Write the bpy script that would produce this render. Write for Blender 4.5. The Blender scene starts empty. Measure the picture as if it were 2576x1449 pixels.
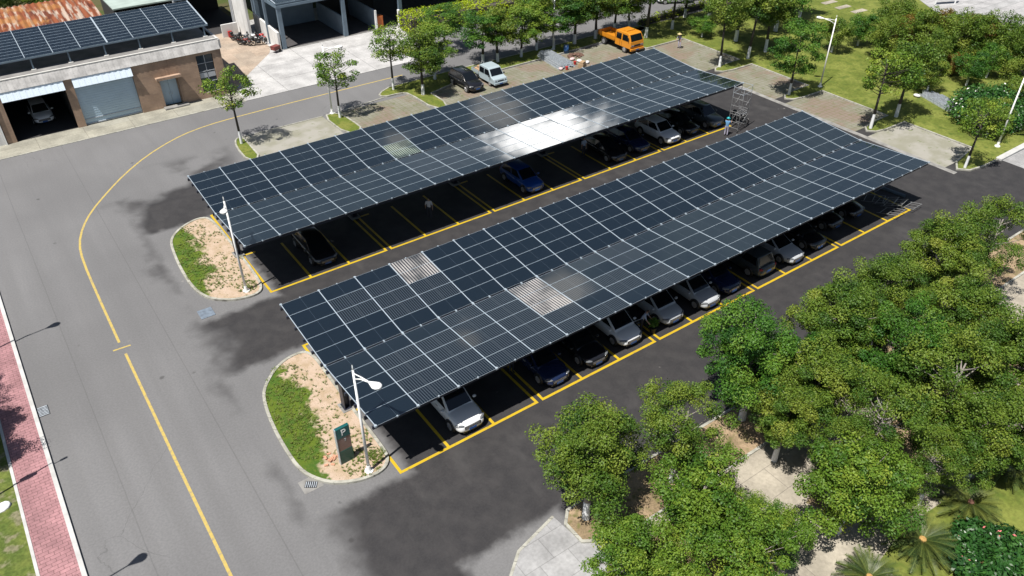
import bpy, bmesh, math, random
import numpy as np
from mathutils import Vector, Matrix
R = math.radians
sc = bpy.context.scene
col = sc.collection
rng = random.Random(7)

# ------------------------------------------------------------------ camera (survey of the yard)
CAM = Vector((-10.7304, -24.7152, 30.7465)); YAW, PITCH, ROLL = 0.61914, 0.63107, -0.00178
FPX = 3057.99/1.55280                      # focal length in units of a 2576 px wide survey grid
fw = Vector((math.sin(YAW)*math.cos(PITCH), math.cos(YAW)*math.cos(PITCH), -math.sin(PITCH)))
rt = Vector((math.cos(YAW), -math.sin(YAW), 0)); up = rt.cross(fw)
c_, s_ = math.cos(ROLL), math.sin(ROLL); rt, up = c_*rt + s_*up, -s_*rt + c_*up
cam_d = bpy.data.cameras.new('camera'); cam = bpy.data.objects.new('camera', cam_d); col.objects.link(cam)
cam_d.sensor_width = 36; cam_d.lens = 36*3057.99/4000; cam_d.clip_start = .5; cam_d.clip_end = 3000
M = Matrix((rt, up, -fw)).transposed().to_4x4(); M.translation = CAM; cam.matrix_world = M
sc.camera = cam
def at(u, v, z=0.0):
    d = rt*((u-1288)/FPX) - up*((v-724.5)/FPX) + fw
    t = (z-CAM.z)/d.z
    return (CAM.x+d.x*t, CAM.y+d.y*t)

# ------------------------------------------------------------------ tagging
def tag(o, label=None, cat=None, group=None, kind=None):
    if label: o['label'] = label
    if cat: o['category'] = cat
    if group: o['group'] = group
    if kind: o['kind'] = kind
    return o
def empty(name, loc, rz=0, label=None, cat=None, group=None):
    o = bpy.data.objects.new(name, None); col.objects.link(o); o.empty_display_size = .3
    o.location = loc; o.rotation_euler = (0, 0, rz); return tag(o, label, cat, group)
def children(o): return [c for c in bpy.data.objects if c.parent == o]
KIDS = {}
def link_copy(o, parent=None):
    c = o.copy(); col.objects.link(c); c.parent = parent
    for k in children(o): link_copy(k, c)
    return c

# ------------------------------------------------------------------ mesh builder
class MB:
    def __init__(s): s.v = []; s.f = []; s.m = []; s.uv = {}
    def add(s, vs, fs, mi=0, mat=None):
        n = len(s.v)
        s.v += [tuple(mat @ Vector(p)) if mat else tuple(p) for p in vs]
        s.f += [tuple(i+n for i in f) for f in fs]; s.m += [mi]*len(fs); return s
    def box(s, a, b, mi=0, mat=None):
        x0, y0, z0 = a; x1, y1, z1 = b
        vs = [(x0,y0,z0),(x1,y0,z0),(x1,y1,z0),(x0,y1,z0),(x0,y0,z1),(x1,y0,z1),(x1,y1,z1),(x0,y1,z1)]
        return s.add(vs, [(0,3,2,1),(4,5,6,7),(0,1,5,4),(1,2,6,5),(2,3,7,6),(3,0,4,7)], mi, mat)
    def bar(s, p, q, w, h, mi=0):          # rectangular bar from p to q
        p, q = Vector(p), Vector(q); d = (q-p); L = d.length; d.normalize()
        u = Vector((0,0,1)) if abs(d.z) < .99 else Vector((1,0,0))
        x = d.cross(u).normalized(); z = x.cross(d)
        m = Matrix((x, d, z)).transposed().to_4x4(); m.translation = p
        return s.box((-w/2, 0, -h/2), (w/2, L, h/2), mi, m)
    def tube(s, pts, rad, n=8, mi=0, cap=True):
        pts = [Vector(p) for p in pts]; k = len(pts)
        if not hasattr(rad, '__len__'): rad = [rad]*k
        vs = []; fs = []
        for i, p in enumerate(pts):
            d = (pts[min(i+1,k-1)]-pts[max(i-1,0)])
            d = d.normalized() if d.length > 1e-9 else Vector((0,0,1))
            a = Vector((0,0,1)) if abs(d.z) < .9 else Vector((1,0,0))
            x = d.cross(a).normalized(); y = d.cross(x)
            for j in range(n):
                t = 2*math.pi*j/n; vs.append(p + x*(rad[i]*math.cos(t)) + y*(rad[i]*math.sin(t)))
        for i in range(k-1):
            for j in range(n):
                a = i*n+j; b = i*n+(j+1) % n; fs.append((a, a+n, b+n, b))
        if cap: fs.append(tuple(range(n))); fs.append(tuple(range((k-1)*n+n-1, (k-1)*n-1, -1)))
        return s.add(vs, fs, mi)
    def cyl(s, c, axis, r, w, n=20, mi=0):
        c = Vector(c); a = Vector(axis).normalized()*w/2; return s.tube([c-a, c+a], r, n, mi)
    def prism(s, poly, z0, z1, mi=0, bottom=False):
        n = len(poly)
        vs = [(x,y,z0) for x,y in poly]+[(x,y,z1) for x,y in poly]
        area = sum(poly[i][0]*poly[(i+1)%n][1]-poly[(i+1)%n][0]*poly[i][1] for i in range(n))
        fs = [(i, (i+1)%n, (i+1)%n+n, i+n) for i in range(n)] + [tuple(range(n, 2*n))]
        if bottom: fs.append(tuple(range(n-1, -1, -1)))
        if area < 0: fs = [tuple(reversed(f)) for f in fs]
        return s.add(vs, fs, mi)
    def strip(s, pts, w, z0, z1, closed=False, mi=0):     # rectangular section swept along a path in plan
        P = [Vector((p[0], p[1])) for p in pts]; n = len(P); L = []; Rr = []
        for i in range(n):
            a = P[(i-1) % n] if (closed or i) else P[0]; b = P[(i+1) % n] if (closed or i < n-1) else P[-1]
            d1 = (P[i]-a); d2 = (b-P[i])
            d1 = d1.normalized() if d1.length > 1e-6 else d2.normalized(); d2 = d2.normalized() if d2.length > 1e-6 else d1
            t = (d1+d2).normalized(); k = max(.5, t.dot(d2)); nn = Vector((-t.y, t.x))*(w/2/k)
            L.append(P[i]+nn); Rr.append(P[i]-nn)
        vs = [(p.x,p.y,z1) for p in L]+[(p.x,p.y,z1) for p in Rr]+[(p.x,p.y,z0) for p in L]+[(p.x,p.y,z0) for p in Rr]
        fs = []
        for i in range(n if closed else n-1):
            j = (i+1) % n
            fs += [(i, i+n, j+n, j), (i+2*n, i, j, j+2*n), (i+n, i+3*n, j+3*n, j+n)]
        if not closed: fs += [(0, 2*n, 3*n, n), (n-1, 2*n-1, 4*n-1, 3*n-1)]
        return s.add(vs, fs, mi)
    def loft(s, rings, mi=0, closed=True, caps=True):
        n = len(rings[0]); vs = [p for r in rings for p in r]; fs = []
        for i in range(len(rings)-1):
            for j in range(n if closed else n-1):
                a = i*n+j; b = i*n+(j+1) % n; fs.append((a, b, b+n, a+n))
        if caps: fs.append(tuple(range(n-1, -1, -1))); fs.append(tuple(range((len(rings)-1)*n, len(rings)*n)))
        return s.add(vs, fs, mi)
    def sphere(s, c, r, mi=0, n=12, m=8, sc3=(1,1,1)):
        rings = []
        for i in range(1, m):
            t = math.pi*i/m
            rings.append([(c[0]+r*sc3[0]*math.sin(t)*math.cos(2*math.pi*j/n), c[1]+r*sc3[1]*math.sin(t)*math.sin(2*math.pi*j/n), c[2]-r*sc3[2]*math.cos(t)) for j in range(n)])
        return s.loft(rings, mi)
    def mesh(s, name, mats, smooth=False):
        me = bpy.data.meshes.new(name); me.from_pydata(s.v, [], s.f)
        for m in (mats if isinstance(mats, (list, tuple)) else [mats]): me.materials.append(m)
        me.polygons.foreach_set('material_index', s.m)
        if smooth: me.polygons.foreach_set('use_smooth', [True]*len(s.f))
        me.update(); return me
    def build(s, name, mats, parent=None, smooth=False, bevel=0, seg=2, sub=0, auto=None):
        me = s.mesh(name, mats, smooth)
        o = bpy.data.objects.new(name, me); col.objects.link(o); o.parent = parent
        if bevel:
            b = o.modifiers.new('bevel', 'BEVEL'); b.width = bevel; b.segments = seg; b.limit_method = 'ANGLE'; b.angle_limit = R(30)
        if sub:
            b = o.modifiers.new('sub', 'SUBSURF'); b.levels = sub; b.render_levels = sub
        if bevel or sub: bake(o)
        return o
def bake(o):
    dg = bpy.context.evaluated_depsgraph_get()
    me = bpy.data.meshes.new_from_object(o.evaluated_get(dg), depsgraph=dg)
    old = o.data; o.modifiers.clear(); me.name = old.name; o.data = me; return o

# ------------------------------------------------------------------ materials
def nm(mat):
    mat.use_nodes = True; nt = mat.node_tree; return nt, nt.nodes, nt.links, nt.nodes['Principled BSDF']
def plain(name, rgb, rough=.6, metal=0, spec=.5, var=0, scale=3, coat=0, bump=0):
    m = bpy.data.materials.new(name); nt, N, L, b = nm(m)
    b.inputs['Base Color'].default_value = (*rgb, 1); b.inputs['Roughness'].default_value = rough
    b.inputs['Metallic'].default_value = metal; b.inputs['Specular IOR Level'].default_value = spec
    b.inputs['Coat Weight'].default_value = coat
    if var:
        g = N.new('ShaderNodeNewGeometry'); n = N.new('ShaderNodeTexNoise'); n.inputs['Scale'].default_value = scale; n.inputs['Detail'].default_value = 6
        L.new(g.outputs['Position'], n.inputs['Vector'])
        r = N.new('ShaderNodeMapRange'); r.inputs[1].default_value = .3; r.inputs[2].default_value = .7; r.inputs[3].default_value = 1-var; r.inputs[4].default_value = 1+var
        L.new(n.outputs[0], r.inputs[0])
        h = N.new('ShaderNodeMix'); h.data_type = 'RGBA'; h.blend_type = 'MULTIPLY'; h.inputs[0].default_value = 1
        h.inputs[6].default_value = (*rgb, 1); L.new(r.outputs[0], h.inputs[7]); L.new(h.outputs[2], b.inputs['Base Color'])
        if bump:
            bp = N.new('ShaderNodeBump'); bp.inputs['Strength'].default_value = bump; bp.inputs['Distance'].default_value = .02
            L.new(n.outputs[0], bp.inputs['Height']); L.new(bp.outputs[0], b.inputs['Normal'])
    return m
class NG:                                   # tiny node helper
    def __init__(s, mat): s.nt, s.N, s.L, s.b = nm(mat); g = s.N.new('ShaderNodeNewGeometry'); s.pos = g.outputs['Position']
    def link(s, src, sock):
        if isinstance(src, (int, float)): sock.default_value = src
        elif isinstance(src, tuple): sock.default_value = (*src, 1) if len(src) == 3 and sock.type == 'RGBA' else src
        else: s.L.new(src, sock)
    def math(s, op, a, b=0.0, clamp=False):
        n = s.N.new('ShaderNodeMath'); n.operation = op; n.use_clamp = clamp; s.link(a, n.inputs[0]); s.link(b, n.inputs[1]); return n.outputs[0]
    def noise(s, scale, detail=4, vec=None, rough=.55, dist=0):
        n = s.N.new('ShaderNodeTexNoise'); n.inputs['Scale'].default_value = scale; n.inputs['Detail'].default_value = detail; n.inputs['Roughness'].default_value = rough; n.inputs['Distortion'].default_value = dist
        s.L.new(vec if vec else s.pos, n.inputs['Vector']); return n.outputs[0]
    def rmap(s, x, a, b, c=0.0, d=1.0, smooth=True):
        n = s.N.new('ShaderNodeMapRange'); n.interpolation_type = 'SMOOTHSTEP' if smooth else 'LINEAR'
        s.link(x, n.inputs[0])
        for i, v in enumerate((a, b, c, d)): n.inputs[i+1].default_value = v
        return n.outputs[0]
    def mix(s, f, a, b, mode='MIX'):
        n = s.N.new('ShaderNodeMix'); n.data_type = 'RGBA'; n.blend_type = mode; s.link(f, n.inputs[0]); s.link(a, n.inputs[6]); s.link(b, n.inputs[7]); return n.outputs[2]
    def xyz(s, v=None):
        n = s.N.new('ShaderNodeSeparateXYZ'); s.L.new(v if v else s.pos, n.inputs[0]); return n.outputs
    def scaled(s, sx, sy, sz):
        n = s.N.new('ShaderNodeVectorMath'); n.operation = 'MULTIPLY'; s.L.new(s.pos, n.inputs[0]); n.inputs[1].default_value = (sx, sy, sz); return n.outputs[0]
    def bump(s, h, st=.3, d=.02):
        n = s.N.new('ShaderNodeBump'); n.inputs['Strength'].default_value = st; n.inputs['Distance'].default_value = d; s.L.new(h, n.inputs['Height']); s.L.new(n.outputs[0], s.b.inputs['Normal'])
    def out(s, c, rough=.85, spec=.3):
        s.link(c, s.b.inputs['Base Color']); s.link(rough, s.b.inputs['Roughness']); s.b.inputs['Specular IOR Level'].default_value = spec
def mat(name): return NG(bpy.data.materials.new(name)), bpy.data.materials[name]

def boxdist(g, x, y, x0, x1, y0, y1):       # positive inside
    a = g.math('MINIMUM', g.math('SUBTRACT', x, x0), g.math('SUBTRACT', x1, x))
    b = g.math('MINIMUM', g.math('SUBTRACT', y, y0), g.math('SUBTRACT', y1, y))
    return g.math('MINIMUM', a, b)

# asphalt: worn pale road, freshly sealed dark surface around the bays
g, ASPHALT = mat('asphalt')
X, Y, Zc = g.xyz()
n1 = g.noise(.22, 5, rough=.5); n2 = g.noise(1.1, 5); n3 = g.noise(9, 4); n4 = g.noise(.08, 3)
streak = g.noise(1, 4, g.scaled(.9, .06, 1))
wob = g.math('MULTIPLY', g.math('SUBTRACT', n1, .5), 6.5)
wob = g.math('ADD', wob, g.math('MULTIPLY', g.math('SUBTRACT', n2, .5), 1.2))
d1 = boxdist(g, X, Y, -4.6, 200, -40, 36.6)
m1 = g.rmap(g.math('ADD', d1, wob), -.9, 1.3)
il = g.math('MAXIMUM', boxdist(g, X, Y, -5.1, .6, -.4, 12.2), boxdist(g, X, Y, -4.5, .9, 17.7, 30.6)); il = g.math('MAXIMUM', il, boxdist(g, X, Y, -.5, 5.2, -30, -6.2))
m2 = g.math('SUBTRACT', 1.0, g.rmap(g.math('ADD', il, g.math('MULTIPLY', g.math('SUBTRACT', n2, .5), .9)), -.25, .5))
m3 = g.rmap(X, 54, 58)
darkm = g.math('MULTIPLY', m1, m2)
smk = g.rmap(boxdist(g, X, Y, -1.5, 5.5, 36, 41.5), -.8, 1.6)       # tar-stained patch near the far island
smk = g.math('MULTIPLY', smk, g.rmap(n1, .42, .6))
darkm = g.math('MAXIMUM', darkm, g.math('MULTIPLY', smk, .8))
old = g.mix(g.rmap(n4, .3, .7), (.132,.131,.134), (.165,.164,.167))
old = g.mix(g.rmap(streak, .35, .7, 0, .22), old, (.105,.105,.107))
new = g.mix(g.rmap(n2, .3, .75), (.022,.021,.023), (.036,.034,.035))
new = g.mix(g.rmap(g.noise(.5, 5, g.scaled(1, .5, 1)), .55, .75, 0, .35), new, (.075,.072,.071))
cc = g.mix(darkm, old, new)
cc = g.mix(g.rmap(n3, .3, .7, 0, .22), cc, (.05,.05,.05))
vo = g.N.new('ShaderNodeTexVoronoi'); vo.feature = 'DISTANCE_TO_EDGE'; vo.inputs['Scale'].default_value = .11
wv = g.N.new('ShaderNodeVectorMath'); wv.operation = 'ADD'; g.L.new(g.pos, wv.inputs[0]); nv = g.N.new('ShaderNodeTexNoise'); nv.inputs['Scale'].default_value = .7; nv.inputs['Detail'].default_value = 6; g.L.new(g.pos, nv.inputs['Vector']); g.L.new(nv.outputs[1], wv.inputs[1]); g.L.new(wv.outputs[0], vo.inputs['Vector'])
crack = g.math('MULTIPLY', g.rmap(vo.outputs[0], .0, .0025, 1, 0), g.rmap(n4, .52, .6))
cc = g.mix(g.math('MULTIPLY', crack, .3), cc, (.02,.02,.02))
v2 = g.N.new('ShaderNodeTexVoronoi'); v2.inputs['Scale'].default_value = .55; g.L.new(g.pos, v2.inputs['Vector'])
cc = g.mix(g.math('MULTIPLY', g.rmap(v2.outputs[0], .05, .12, 1, 0), g.rmap(n2, .5, .6, 0, .55)), cc, (.025,.024,.024))
v3 = g.N.new('ShaderNodeTexVoronoi'); v3.inputs['Scale'].default_value = .4; v3.inputs['Randomness'].default_value = 1; g.L.new(g.pos, v3.inputs['Vector'])
cc = g.mix(g.math('MULTIPLY', g.rmap(v3.outputs[0], .02, .05, 1, 0), g.rmap(n1, .5, .55, 0, .6)), cc, (.22,.21,.2))
seam = g.math('MAXIMUM', g.rmap(g.math('ABSOLUTE', g.math('ADD', g.math('SUBTRACT', X, -11.6), g.math('MULTIPLY', n2, .06))), .0, .05, 1, 0), g.rmap(g.math('ABSOLUTE', g.math('SUBTRACT', X, -6.4)), .0, .05, 1, 0))
cc = g.mix(g.math('MULTIPLY', seam, .3), cc, (.05,.05,.05))
trk = g.math('ABSOLUTE', g.math('SUBTRACT', g.math('FRACT', g.math('MULTIPLY', X, .56)), .5))
cc = g.mix(g.math('MULTIPLY', g.math('MULTIPLY', g.rmap(trk, .12, .32, 1, 0), g.rmap(n4, .3, .7, .0, .16)), g.math('MULTIPLY', g.rmap(Y, 30, 36, 1, 0), g.rmap(X, -7, -4.5, 1, 0))), cc, (.085,.083,.082))
g.out(cc, .82, .35); g.bump(g.noise(40, 3), .25, .01)

def ground_mat(name, a, b, sc1, cmid=None, sc2=8, th=(.4,.6), rough=.9, bumpd=.02):
    g, m = mat(name)
    f = g.rmap(g.noise(sc1, 6), *th); c = g.mix(f, a, b)
    if cmid: c = g.mix(g.rmap(g.noise(sc2, 5), .5, .68), c, cmid)
    k = g.rmap(g.noise(sc2*4, 3), .25, .75, .75, 1.2); c = g.mix(1.0, c, k, 'MULTIPLY')
    g.out(c, rough, .2); g.bump(g.noise(sc2*3, 4), .6, bumpd); return m
GROUND = ground_mat('soil_and_grass', (.055,.075,.018), (.085,.075,.035), .25)
LAWN = ground_mat('lawn', (.10,.125,.022), (.155,.175,.038), .3, (.075,.105,.018), 1.4)
STRIPGRASS = ground_mat('kerb_grass', (.10,.13,.02), (.15,.16,.035), .8, (.07,.1,.018), 3)
SIDELAWN = ground_mat('verge_grass', (.07,.10,.02), (.11,.135,.03), 1.1, (.16,.15,.09), 1.7)
DRYSOIL = ground_mat('bare_soil', (.30,.22,.14), (.20,.15,.09), .7, (.13,.12,.05), 3)
# planted island: grass on one side, sandy bare soil with tufts on the other
g, ISLAND = mat('island_soil_and_grass')
X, Y, Zc = g.xyz()
edge = g.math('ADD', g.math('ADD', X, g.math('MULTIPLY', g.math('SUBTRACT', g.noise(.55, 4), .5), 4.2)), g.math('MULTIPLY', g.math('SUBTRACT', g.noise(3, 4), .5), 1.2))
yl = g.math('SUBTRACT', Y, g.math('MULTIPLY', g.math('GREATER_THAN', Y, 15.0), 18.2)); edge = g.math('ADD', edge, g.rmap(yl, 2.0, 5.0, 1.25, 0))
soil = g.mix(g.rmap(g.noise(1.8, 5), .35, .7), (.43,.335,.26), (.35,.265,.18))
soil = g.mix(g.rmap(g.noise(4.5, 6), .58, .68, 0, .8), soil, (.12,.12,.04))
soil = g.mix(g.rmap(g.noise(20, 3), .6, .75, 0, .5), soil, (.15,.12,.07))
grs = g.mix(g.rmap(g.noise(1.3, 5), .4, .62), (.085,.125,.016), (.05,.10,.016))
grs = g.mix(g.rmap(g.noise(9, 4), .5, .7, 0, .6), grs, (.12,.13,.03))
g.out(g.mix(g.rmap(edge, -2.1, -1.6), grs, soil), .95, .1); g.bump(g.noise(14, 5), .9, .05)
# grass-grid parking pavers: pale concrete with brick-red worn patches and grass in the joints
g, PAVER = mat('grass_paver')
X, Y, Zc = g.xyz()
p = g.mix(g.rmap(g.noise(.55, 5), .38, .62), (.20,.192,.158), (.165,.158,.12))
p = g.mix(g.rmap(g.noise(.28, 4), .46, .60, 0, .75), p, (.19,.138,.115))
gx = g.math('ABSOLUTE', g.math('SUBTRACT', g.math('FRACT', g.math('MULTIPLY', X, 2.0)), .5)); gy = g.math('ABSOLUTE', g.math('SUBTRACT', g.math('FRACT', g.math('MULTIPLY', Y, 2.0)), .5))
cell = g.rmap(g.math('MAXIMUM', gx, gy), .40, .47)
p = g.mix(g.math('MULTIPLY', cell, .45), p, (.09,.11,.03))
p = g.mix(g.rmap(g.noise(1.7, 5), .55, .72, 0, .7), p, (.085,.11,.03))
g.out(p, .92, .2); g.bump(cell, .4, .02)
g, PAVER_PALE = mat('pale_grass_paver')
X, Y, Zc = g.xyz()
p = g.mix(g.rmap(g.noise(.5, 5), .38, .62), (.275,.265,.235), (.215,.21,.165))
p = g.mix(g.rmap(g.noise(1.5, 5), .6, .72, 0, .6), p, (.10,.13,.035))
g.out(p, .92, .2)
def paved(name, a, b, sx, sy, joint, jw=.03, off=.5, rough=.85):
    g, m = mat(name); br = g.N.new('ShaderNodeTexBrick'); br.offset = off
    g.L.new(g.scaled(1, 1, 1), br.inputs['Vector'])
    br.inputs['Color1'].default_value = (*a, 1); br.inputs['Color2'].default_value = (*b, 1); br.inputs['Mortar'].default_value = (*joint, 1)
    br.inputs['Scale'].default_value = 1; br.inputs['Brick Width'].default_value = sx; br.inputs['Row Height'].default_value = sy; br.inputs['Mortar Size'].default_value = jw; br.inputs['Bias'].default_value = -.1
    k = g.rmap(g.noise(.6, 6), .25, .75, .78, 1.2); c = g.mix(1.0, br.outputs[0], k, 'MULTIPLY')
    k = g.rmap(g.noise(6, 4), .3, .7, .9, 1.1); c = g.mix(1.0, c, k, 'MULTIPLY')
    g.out(c, rough, .25); return m
FORECON = paved('forecourt_concrete', (.27,.26,.215), (.24,.235,.2), 4, 2.9, (.19,.18,.15), .03, 0)
REDWALK = paved('red_paving', (.31,.165,.175), (.27,.145,.155), .42, .21, (.13,.07,.07), .012)
CONCRETE = paved('concrete_apron', (.385,.38,.375), (.355,.352,.35), 5, 4.5, (.2,.2,.195), .03, 0)
PALECON = paved('pale_concrete_slabs', (.29,.29,.292), (.25,.25,.252), 1.6, 1.2, (.2,.2,.2), .02)
PATHCON = paved('beige_path', (.32,.29,.235), (.28,.25,.205), 6, 1.5, (.2,.18,.15), .02)
PLAZA = paved('plaza_paving', (.33,.325,.325), (.30,.3,.3), 30, 1.4, (.24,.24,.24), .06, .3)
TANPAVE = paved('tan_paving', (.34,.27,.21), (.30,.25,.2), 2, 2, (.24,.2,.16), .02)
g, KERB = mat('kerb_concrete')
X, Y, Zc = g.xyz(); j1 = g.math('ABSOLUTE', g.math('SUBTRACT', g.math('FRACT', g.math('MULTIPLY', g.math('ADD', X, g.math('MULTIPLY', Y, 1.13)), .8)), .5))
k = g.mix(g.rmap(g.noise(1.6, 6), .3, .7), (.38,.375,.33), (.24,.235,.20)); k = g.mix(g.rmap(g.noise(5, 5), .55, .7, 0, .6), k, (.13,.125,.10)); k = g.mix(g.rmap(j1, .0, .035, .75, 0), k, (.07,.065,.06)); g.out(k, .9, .2); g.bump(g.noise(20, 4), .4, .02)
KERB_PALE = plain('kerb_granite', (.42,.42,.41), .8, var=.15, scale=2)
g, YELLOW = mat('yellow_road_paint')
wear = g.rmap(g.noise(3.5, 7, rough=.75), .54, .68, 0, .8)
g.out(g.mix(wear, g.mix(g.rmap(g.noise(.7, 4), .3, .7), (.47,.33,.008), (.42,.28,.015)), (.08,.072,.06)), .6, .4)
g, YELLOW_OLD = mat('worn_yellow_paint')
wear = g.rmap(g.noise(4.0, 6, rough=.75), .46, .66, 0, .7)
g.out(g.mix(wear, (.42,.315,.085), (.19,.175,.15)), .75, .3)
CONPAD = plain('concrete_pad', (.21,.205,.195), .9, var=.3, scale=1.5)

# objects
ALU = plain('aluminium', (.43,.50,.56), .5, .4)
BACKSHEET = plain('black_backsheet', (.006,.006,.008), .7)
STEEL = plain('navy_painted_steel', (.022,.026,.042), .45, 0, .5, var=.2, scale=2)
STEEL_G = plain('galvanised_steel', (.44,.48,.52), .4, .3, var=.3, scale=6)
WHITE = plain('white_paint', (.78,.78,.77), .45, var=.05, scale=3)
g, OFFWHITE = mat('offwhite_wall')
g.out(g.mix(g.rmap(g.noise(1, 5, g.scaled(2.2, 2.2, .22)), .5, .72, 0, .6), g.mix(g.rmap(g.noise(.8, 5), .3, .7), (.64,.64,.63), (.55,.55,.54)), (.34,.33,.31)), .85, .2)
SLATE = plain('slate_blue_steel', (.12,.165,.21), .5, var=.12, scale=1.5)
SLATEWALL = plain('slate_blue_wall', (.17,.22,.27), .8, var=.12, scale=1)
BLACK = plain('black_plastic', (.012,.012,.013), .5)
RUBBER = plain('tyre_rubber', (.018,.018,.018), .9)
RIM = plain('alloy_rim', (.45,.45,.46), .35, .6)
CARGLASS = plain('car_glass', (.006,.008,.010), .06, 0, .6)
LAMPGLASS = plain('lamp_glass', (.16,.17,.18), .10, .2, .8)
REDLAMP = plain('red_lamp', (.30,.012,.012), .2)
PLATE_B = plain('blue_plate', (.02,.09,.30), .4)
def paint(name, rgb, rough=.28): return plain(name, rgb, rough, 0, .5, coat=.6)
P_WHITE = paint('white_car_paint', (.70,.71,.72)); P_SILVER = paint('silver_car_paint', (.42,.44,.46)); P_BLACK = paint('black_car_paint', (.010,.010,.012), .2)
P_NAVY = paint('navy_car_paint', (.010,.018,.055), .2); P_BLUE = paint('blue_car_paint', (.008,.055,.24)); P_GREY = paint('grey_car_paint', (.045,.055,.06)); P_ORANGE = paint('orange_truck_paint', (.55,.21,.014), .4)
P_PALE = paint('pale_silver_paint', (.33,.40,.43), .35)
TEAL = plain('teal_sign', (.010,.085,.085), .35); DKGREEN = plain('dark_green_sign', (.012,.06,.05), .35); SIGNBROWN = plain('brown_sign_panel', (.17,.10,.085), .3)
SKIN = plain('skin', (.36,.22,.15), .6); HAIR = plain('hair', (.012,.010,.009), .6)
def cloth(n, c): return plain(n, c, .9, var=.12, scale=8)
C_BLUE = cloth('blue_shirt', (.10,.24,.42)); C_PALE = cloth('pale_blue_shirt', (.42,.48,.60)); C_GREY = cloth('grey_lilac_shirt', (.25,.24,.32)); C_WHITE = cloth('white_shirt', (.6,.6,.62)); C_LILAC = cloth('lilac_trousers', (.38,.36,.46)); C_DARK = cloth('dark_trousers', (.035,.035,.045)); C_TAN = cloth('straw', (.48,.40,.20)); C_TEAL = plain('teal_helmet', (.02,.34,.38), .35)
# solar glass: cells with fine bus lines, drawn on each panel's own UV square
def solar(name, base, line, amt, rough=.03, lw=.045, kx=24, blot=0):
    m = bpy.data.materials.new(name); nt, N, L, b = nm(m)
    uv = N.new('ShaderNodeUVMap'); s = N.new('ShaderNodeSeparateXYZ'); L.new(uv.outputs[0], s.inputs[0])
    def mth(op, a, b2=0.0):
        n = N.new('ShaderNodeMath'); n.operation = op
        for i, q in enumerate((a, b2)):
            if isinstance(q, (int, float)): n.inputs[i].default_value = q
            else: L.new(q, n.inputs[i])
        return n.outputs[0]
    def lines(x, k, w):
        f = mth('ABSOLUTE', mth('SUBTRACT', mth('FRACT', mth('MULTIPLY', x, k)), .5)); return mth('GREATER_THAN', f, .5-w)
    a = mth('MAXIMUM', lines(s.outputs[0], kx, lw), lines(s.outputs[1], 6, .012))
    mid = mth('LESS_THAN', mth('ABSOLUTE', mth('SUBTRACT', s.outputs[0], .5)), .0035)
    a = mth('MAXIMUM', mth('MULTIPLY', a, amt), mth('MULTIPLY', mid, .6))
    if blot:
        gp = N.new('ShaderNodeNewGeometry'); bn = N.new('ShaderNodeTexNoise'); bn.inputs['Scale'].default_value = .55; bn.inputs['Detail'].default_value = 2; L.new(gp.outputs['Position'], bn.inputs['Vector'])
        bm = N.new('ShaderNodeMapRange'); bm.inputs[1].default_value = .38; bm.inputs[2].default_value = .55; bm.inputs[3].default_value = .15; bm.inputs[4].default_value = 1; L.new(bn.outputs[0], bm.inputs[0]); a = mth('MULTIPLY', a, bm.outputs[0])
    mx = N.new('ShaderNodeMix'); mx.data_type = 'RGBA'; mx.inputs[6].default_value = (*base, 1); mx.inputs[7].default_value = (*line, 1); L.new(a, mx.inputs[0])
    L.new(mx.outputs[2], b.inputs['Base Color']); b.inputs['Roughness'].default_value = rough; b.inputs['Specular IOR Level'].default_value = 1.0
    b.inputs['IOR'].default_value = 1.6
    g2 = N.new('ShaderNodeNewGeometry'); nn = N.new('ShaderNodeTexNoise'); nn.inputs['Scale'].default_value = .9; nn.inputs['Detail'].default_value = 3
    L.new(g2.outputs['Position'], nn.inputs['Vector'])
    mr = N.new('ShaderNodeMapRange'); mr.inputs[1].default_value = .35; mr.inputs[2].default_value = .7; mr.inputs[3].default_value = rough; mr.inputs[4].default_value = rough+.03
    L.new(nn.outputs[0], mr.inputs[0]); L.new(mr.outputs[0], b.inputs['Roughness'])
    return m
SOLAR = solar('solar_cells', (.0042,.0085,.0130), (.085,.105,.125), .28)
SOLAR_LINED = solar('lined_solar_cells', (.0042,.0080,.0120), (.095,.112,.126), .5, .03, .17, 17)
SOLAR_GLINT = solar('glint_painted_cells', (.03,.034,.036), (.46,.43,.41), .8, .04, .25, 13, 1)  # bright sky glint painted as pale stripes into the cell colour

SOLAR_GLINT_GREEN = solar('green_glint_painted_cells', (.03,.042,.038), (.30,.36,.29), .8, .04, .22, 13, 1)  # greenish glint painted into the cell colour

# foliage: tint comes from each leaf cluster
def leafmat(name, stops, trans=.25, rough=.55):
    m = bpy.data.materials.new(name); nt, N, L, b = nm(m)
    at_ = N.new('ShaderNodeAttribute'); at_.attribute_name = 'tint'
    oi = N.new('ShaderNodeObjectInfo')
    ad = N.new('ShaderNodeMath'); ad.operation = 'MULTIPLY_ADD'; L.new(oi.outputs['Random'], ad.inputs[0]); ad.inputs[1].default_value = .22; L.new(at_.outputs['Fac'], ad.inputs[2])
    cr = N.new('ShaderNodeValToRGB'); el = cr.color_ramp.elements
    while len(el) < len(stops): el.new(.5)
    for e, (p, c) in zip(el, stops): e.position = p; e.color = (*c, 1)
    L.new(ad.outputs[0], cr.inputs[0]); L.new(cr.outputs[0], b.inputs['Base Color']); b.inputs['Roughness'].default_value = rough; b.inputs['Specular IOR Level'].default_value = .3
    t = N.new('ShaderNodeBsdfTranslucent'); L.new(cr.outputs[0], t.inputs['Color'])
    ms = N.new('ShaderNodeMixShader'); ms.inputs[0].default_value = trans
    L.new(b.outputs[0], ms.inputs[1]); L.new(t.outputs[0], ms.inputs[2]); L.new(ms.outputs[0], N['Material Output'].inputs['Surface']); return m
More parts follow.
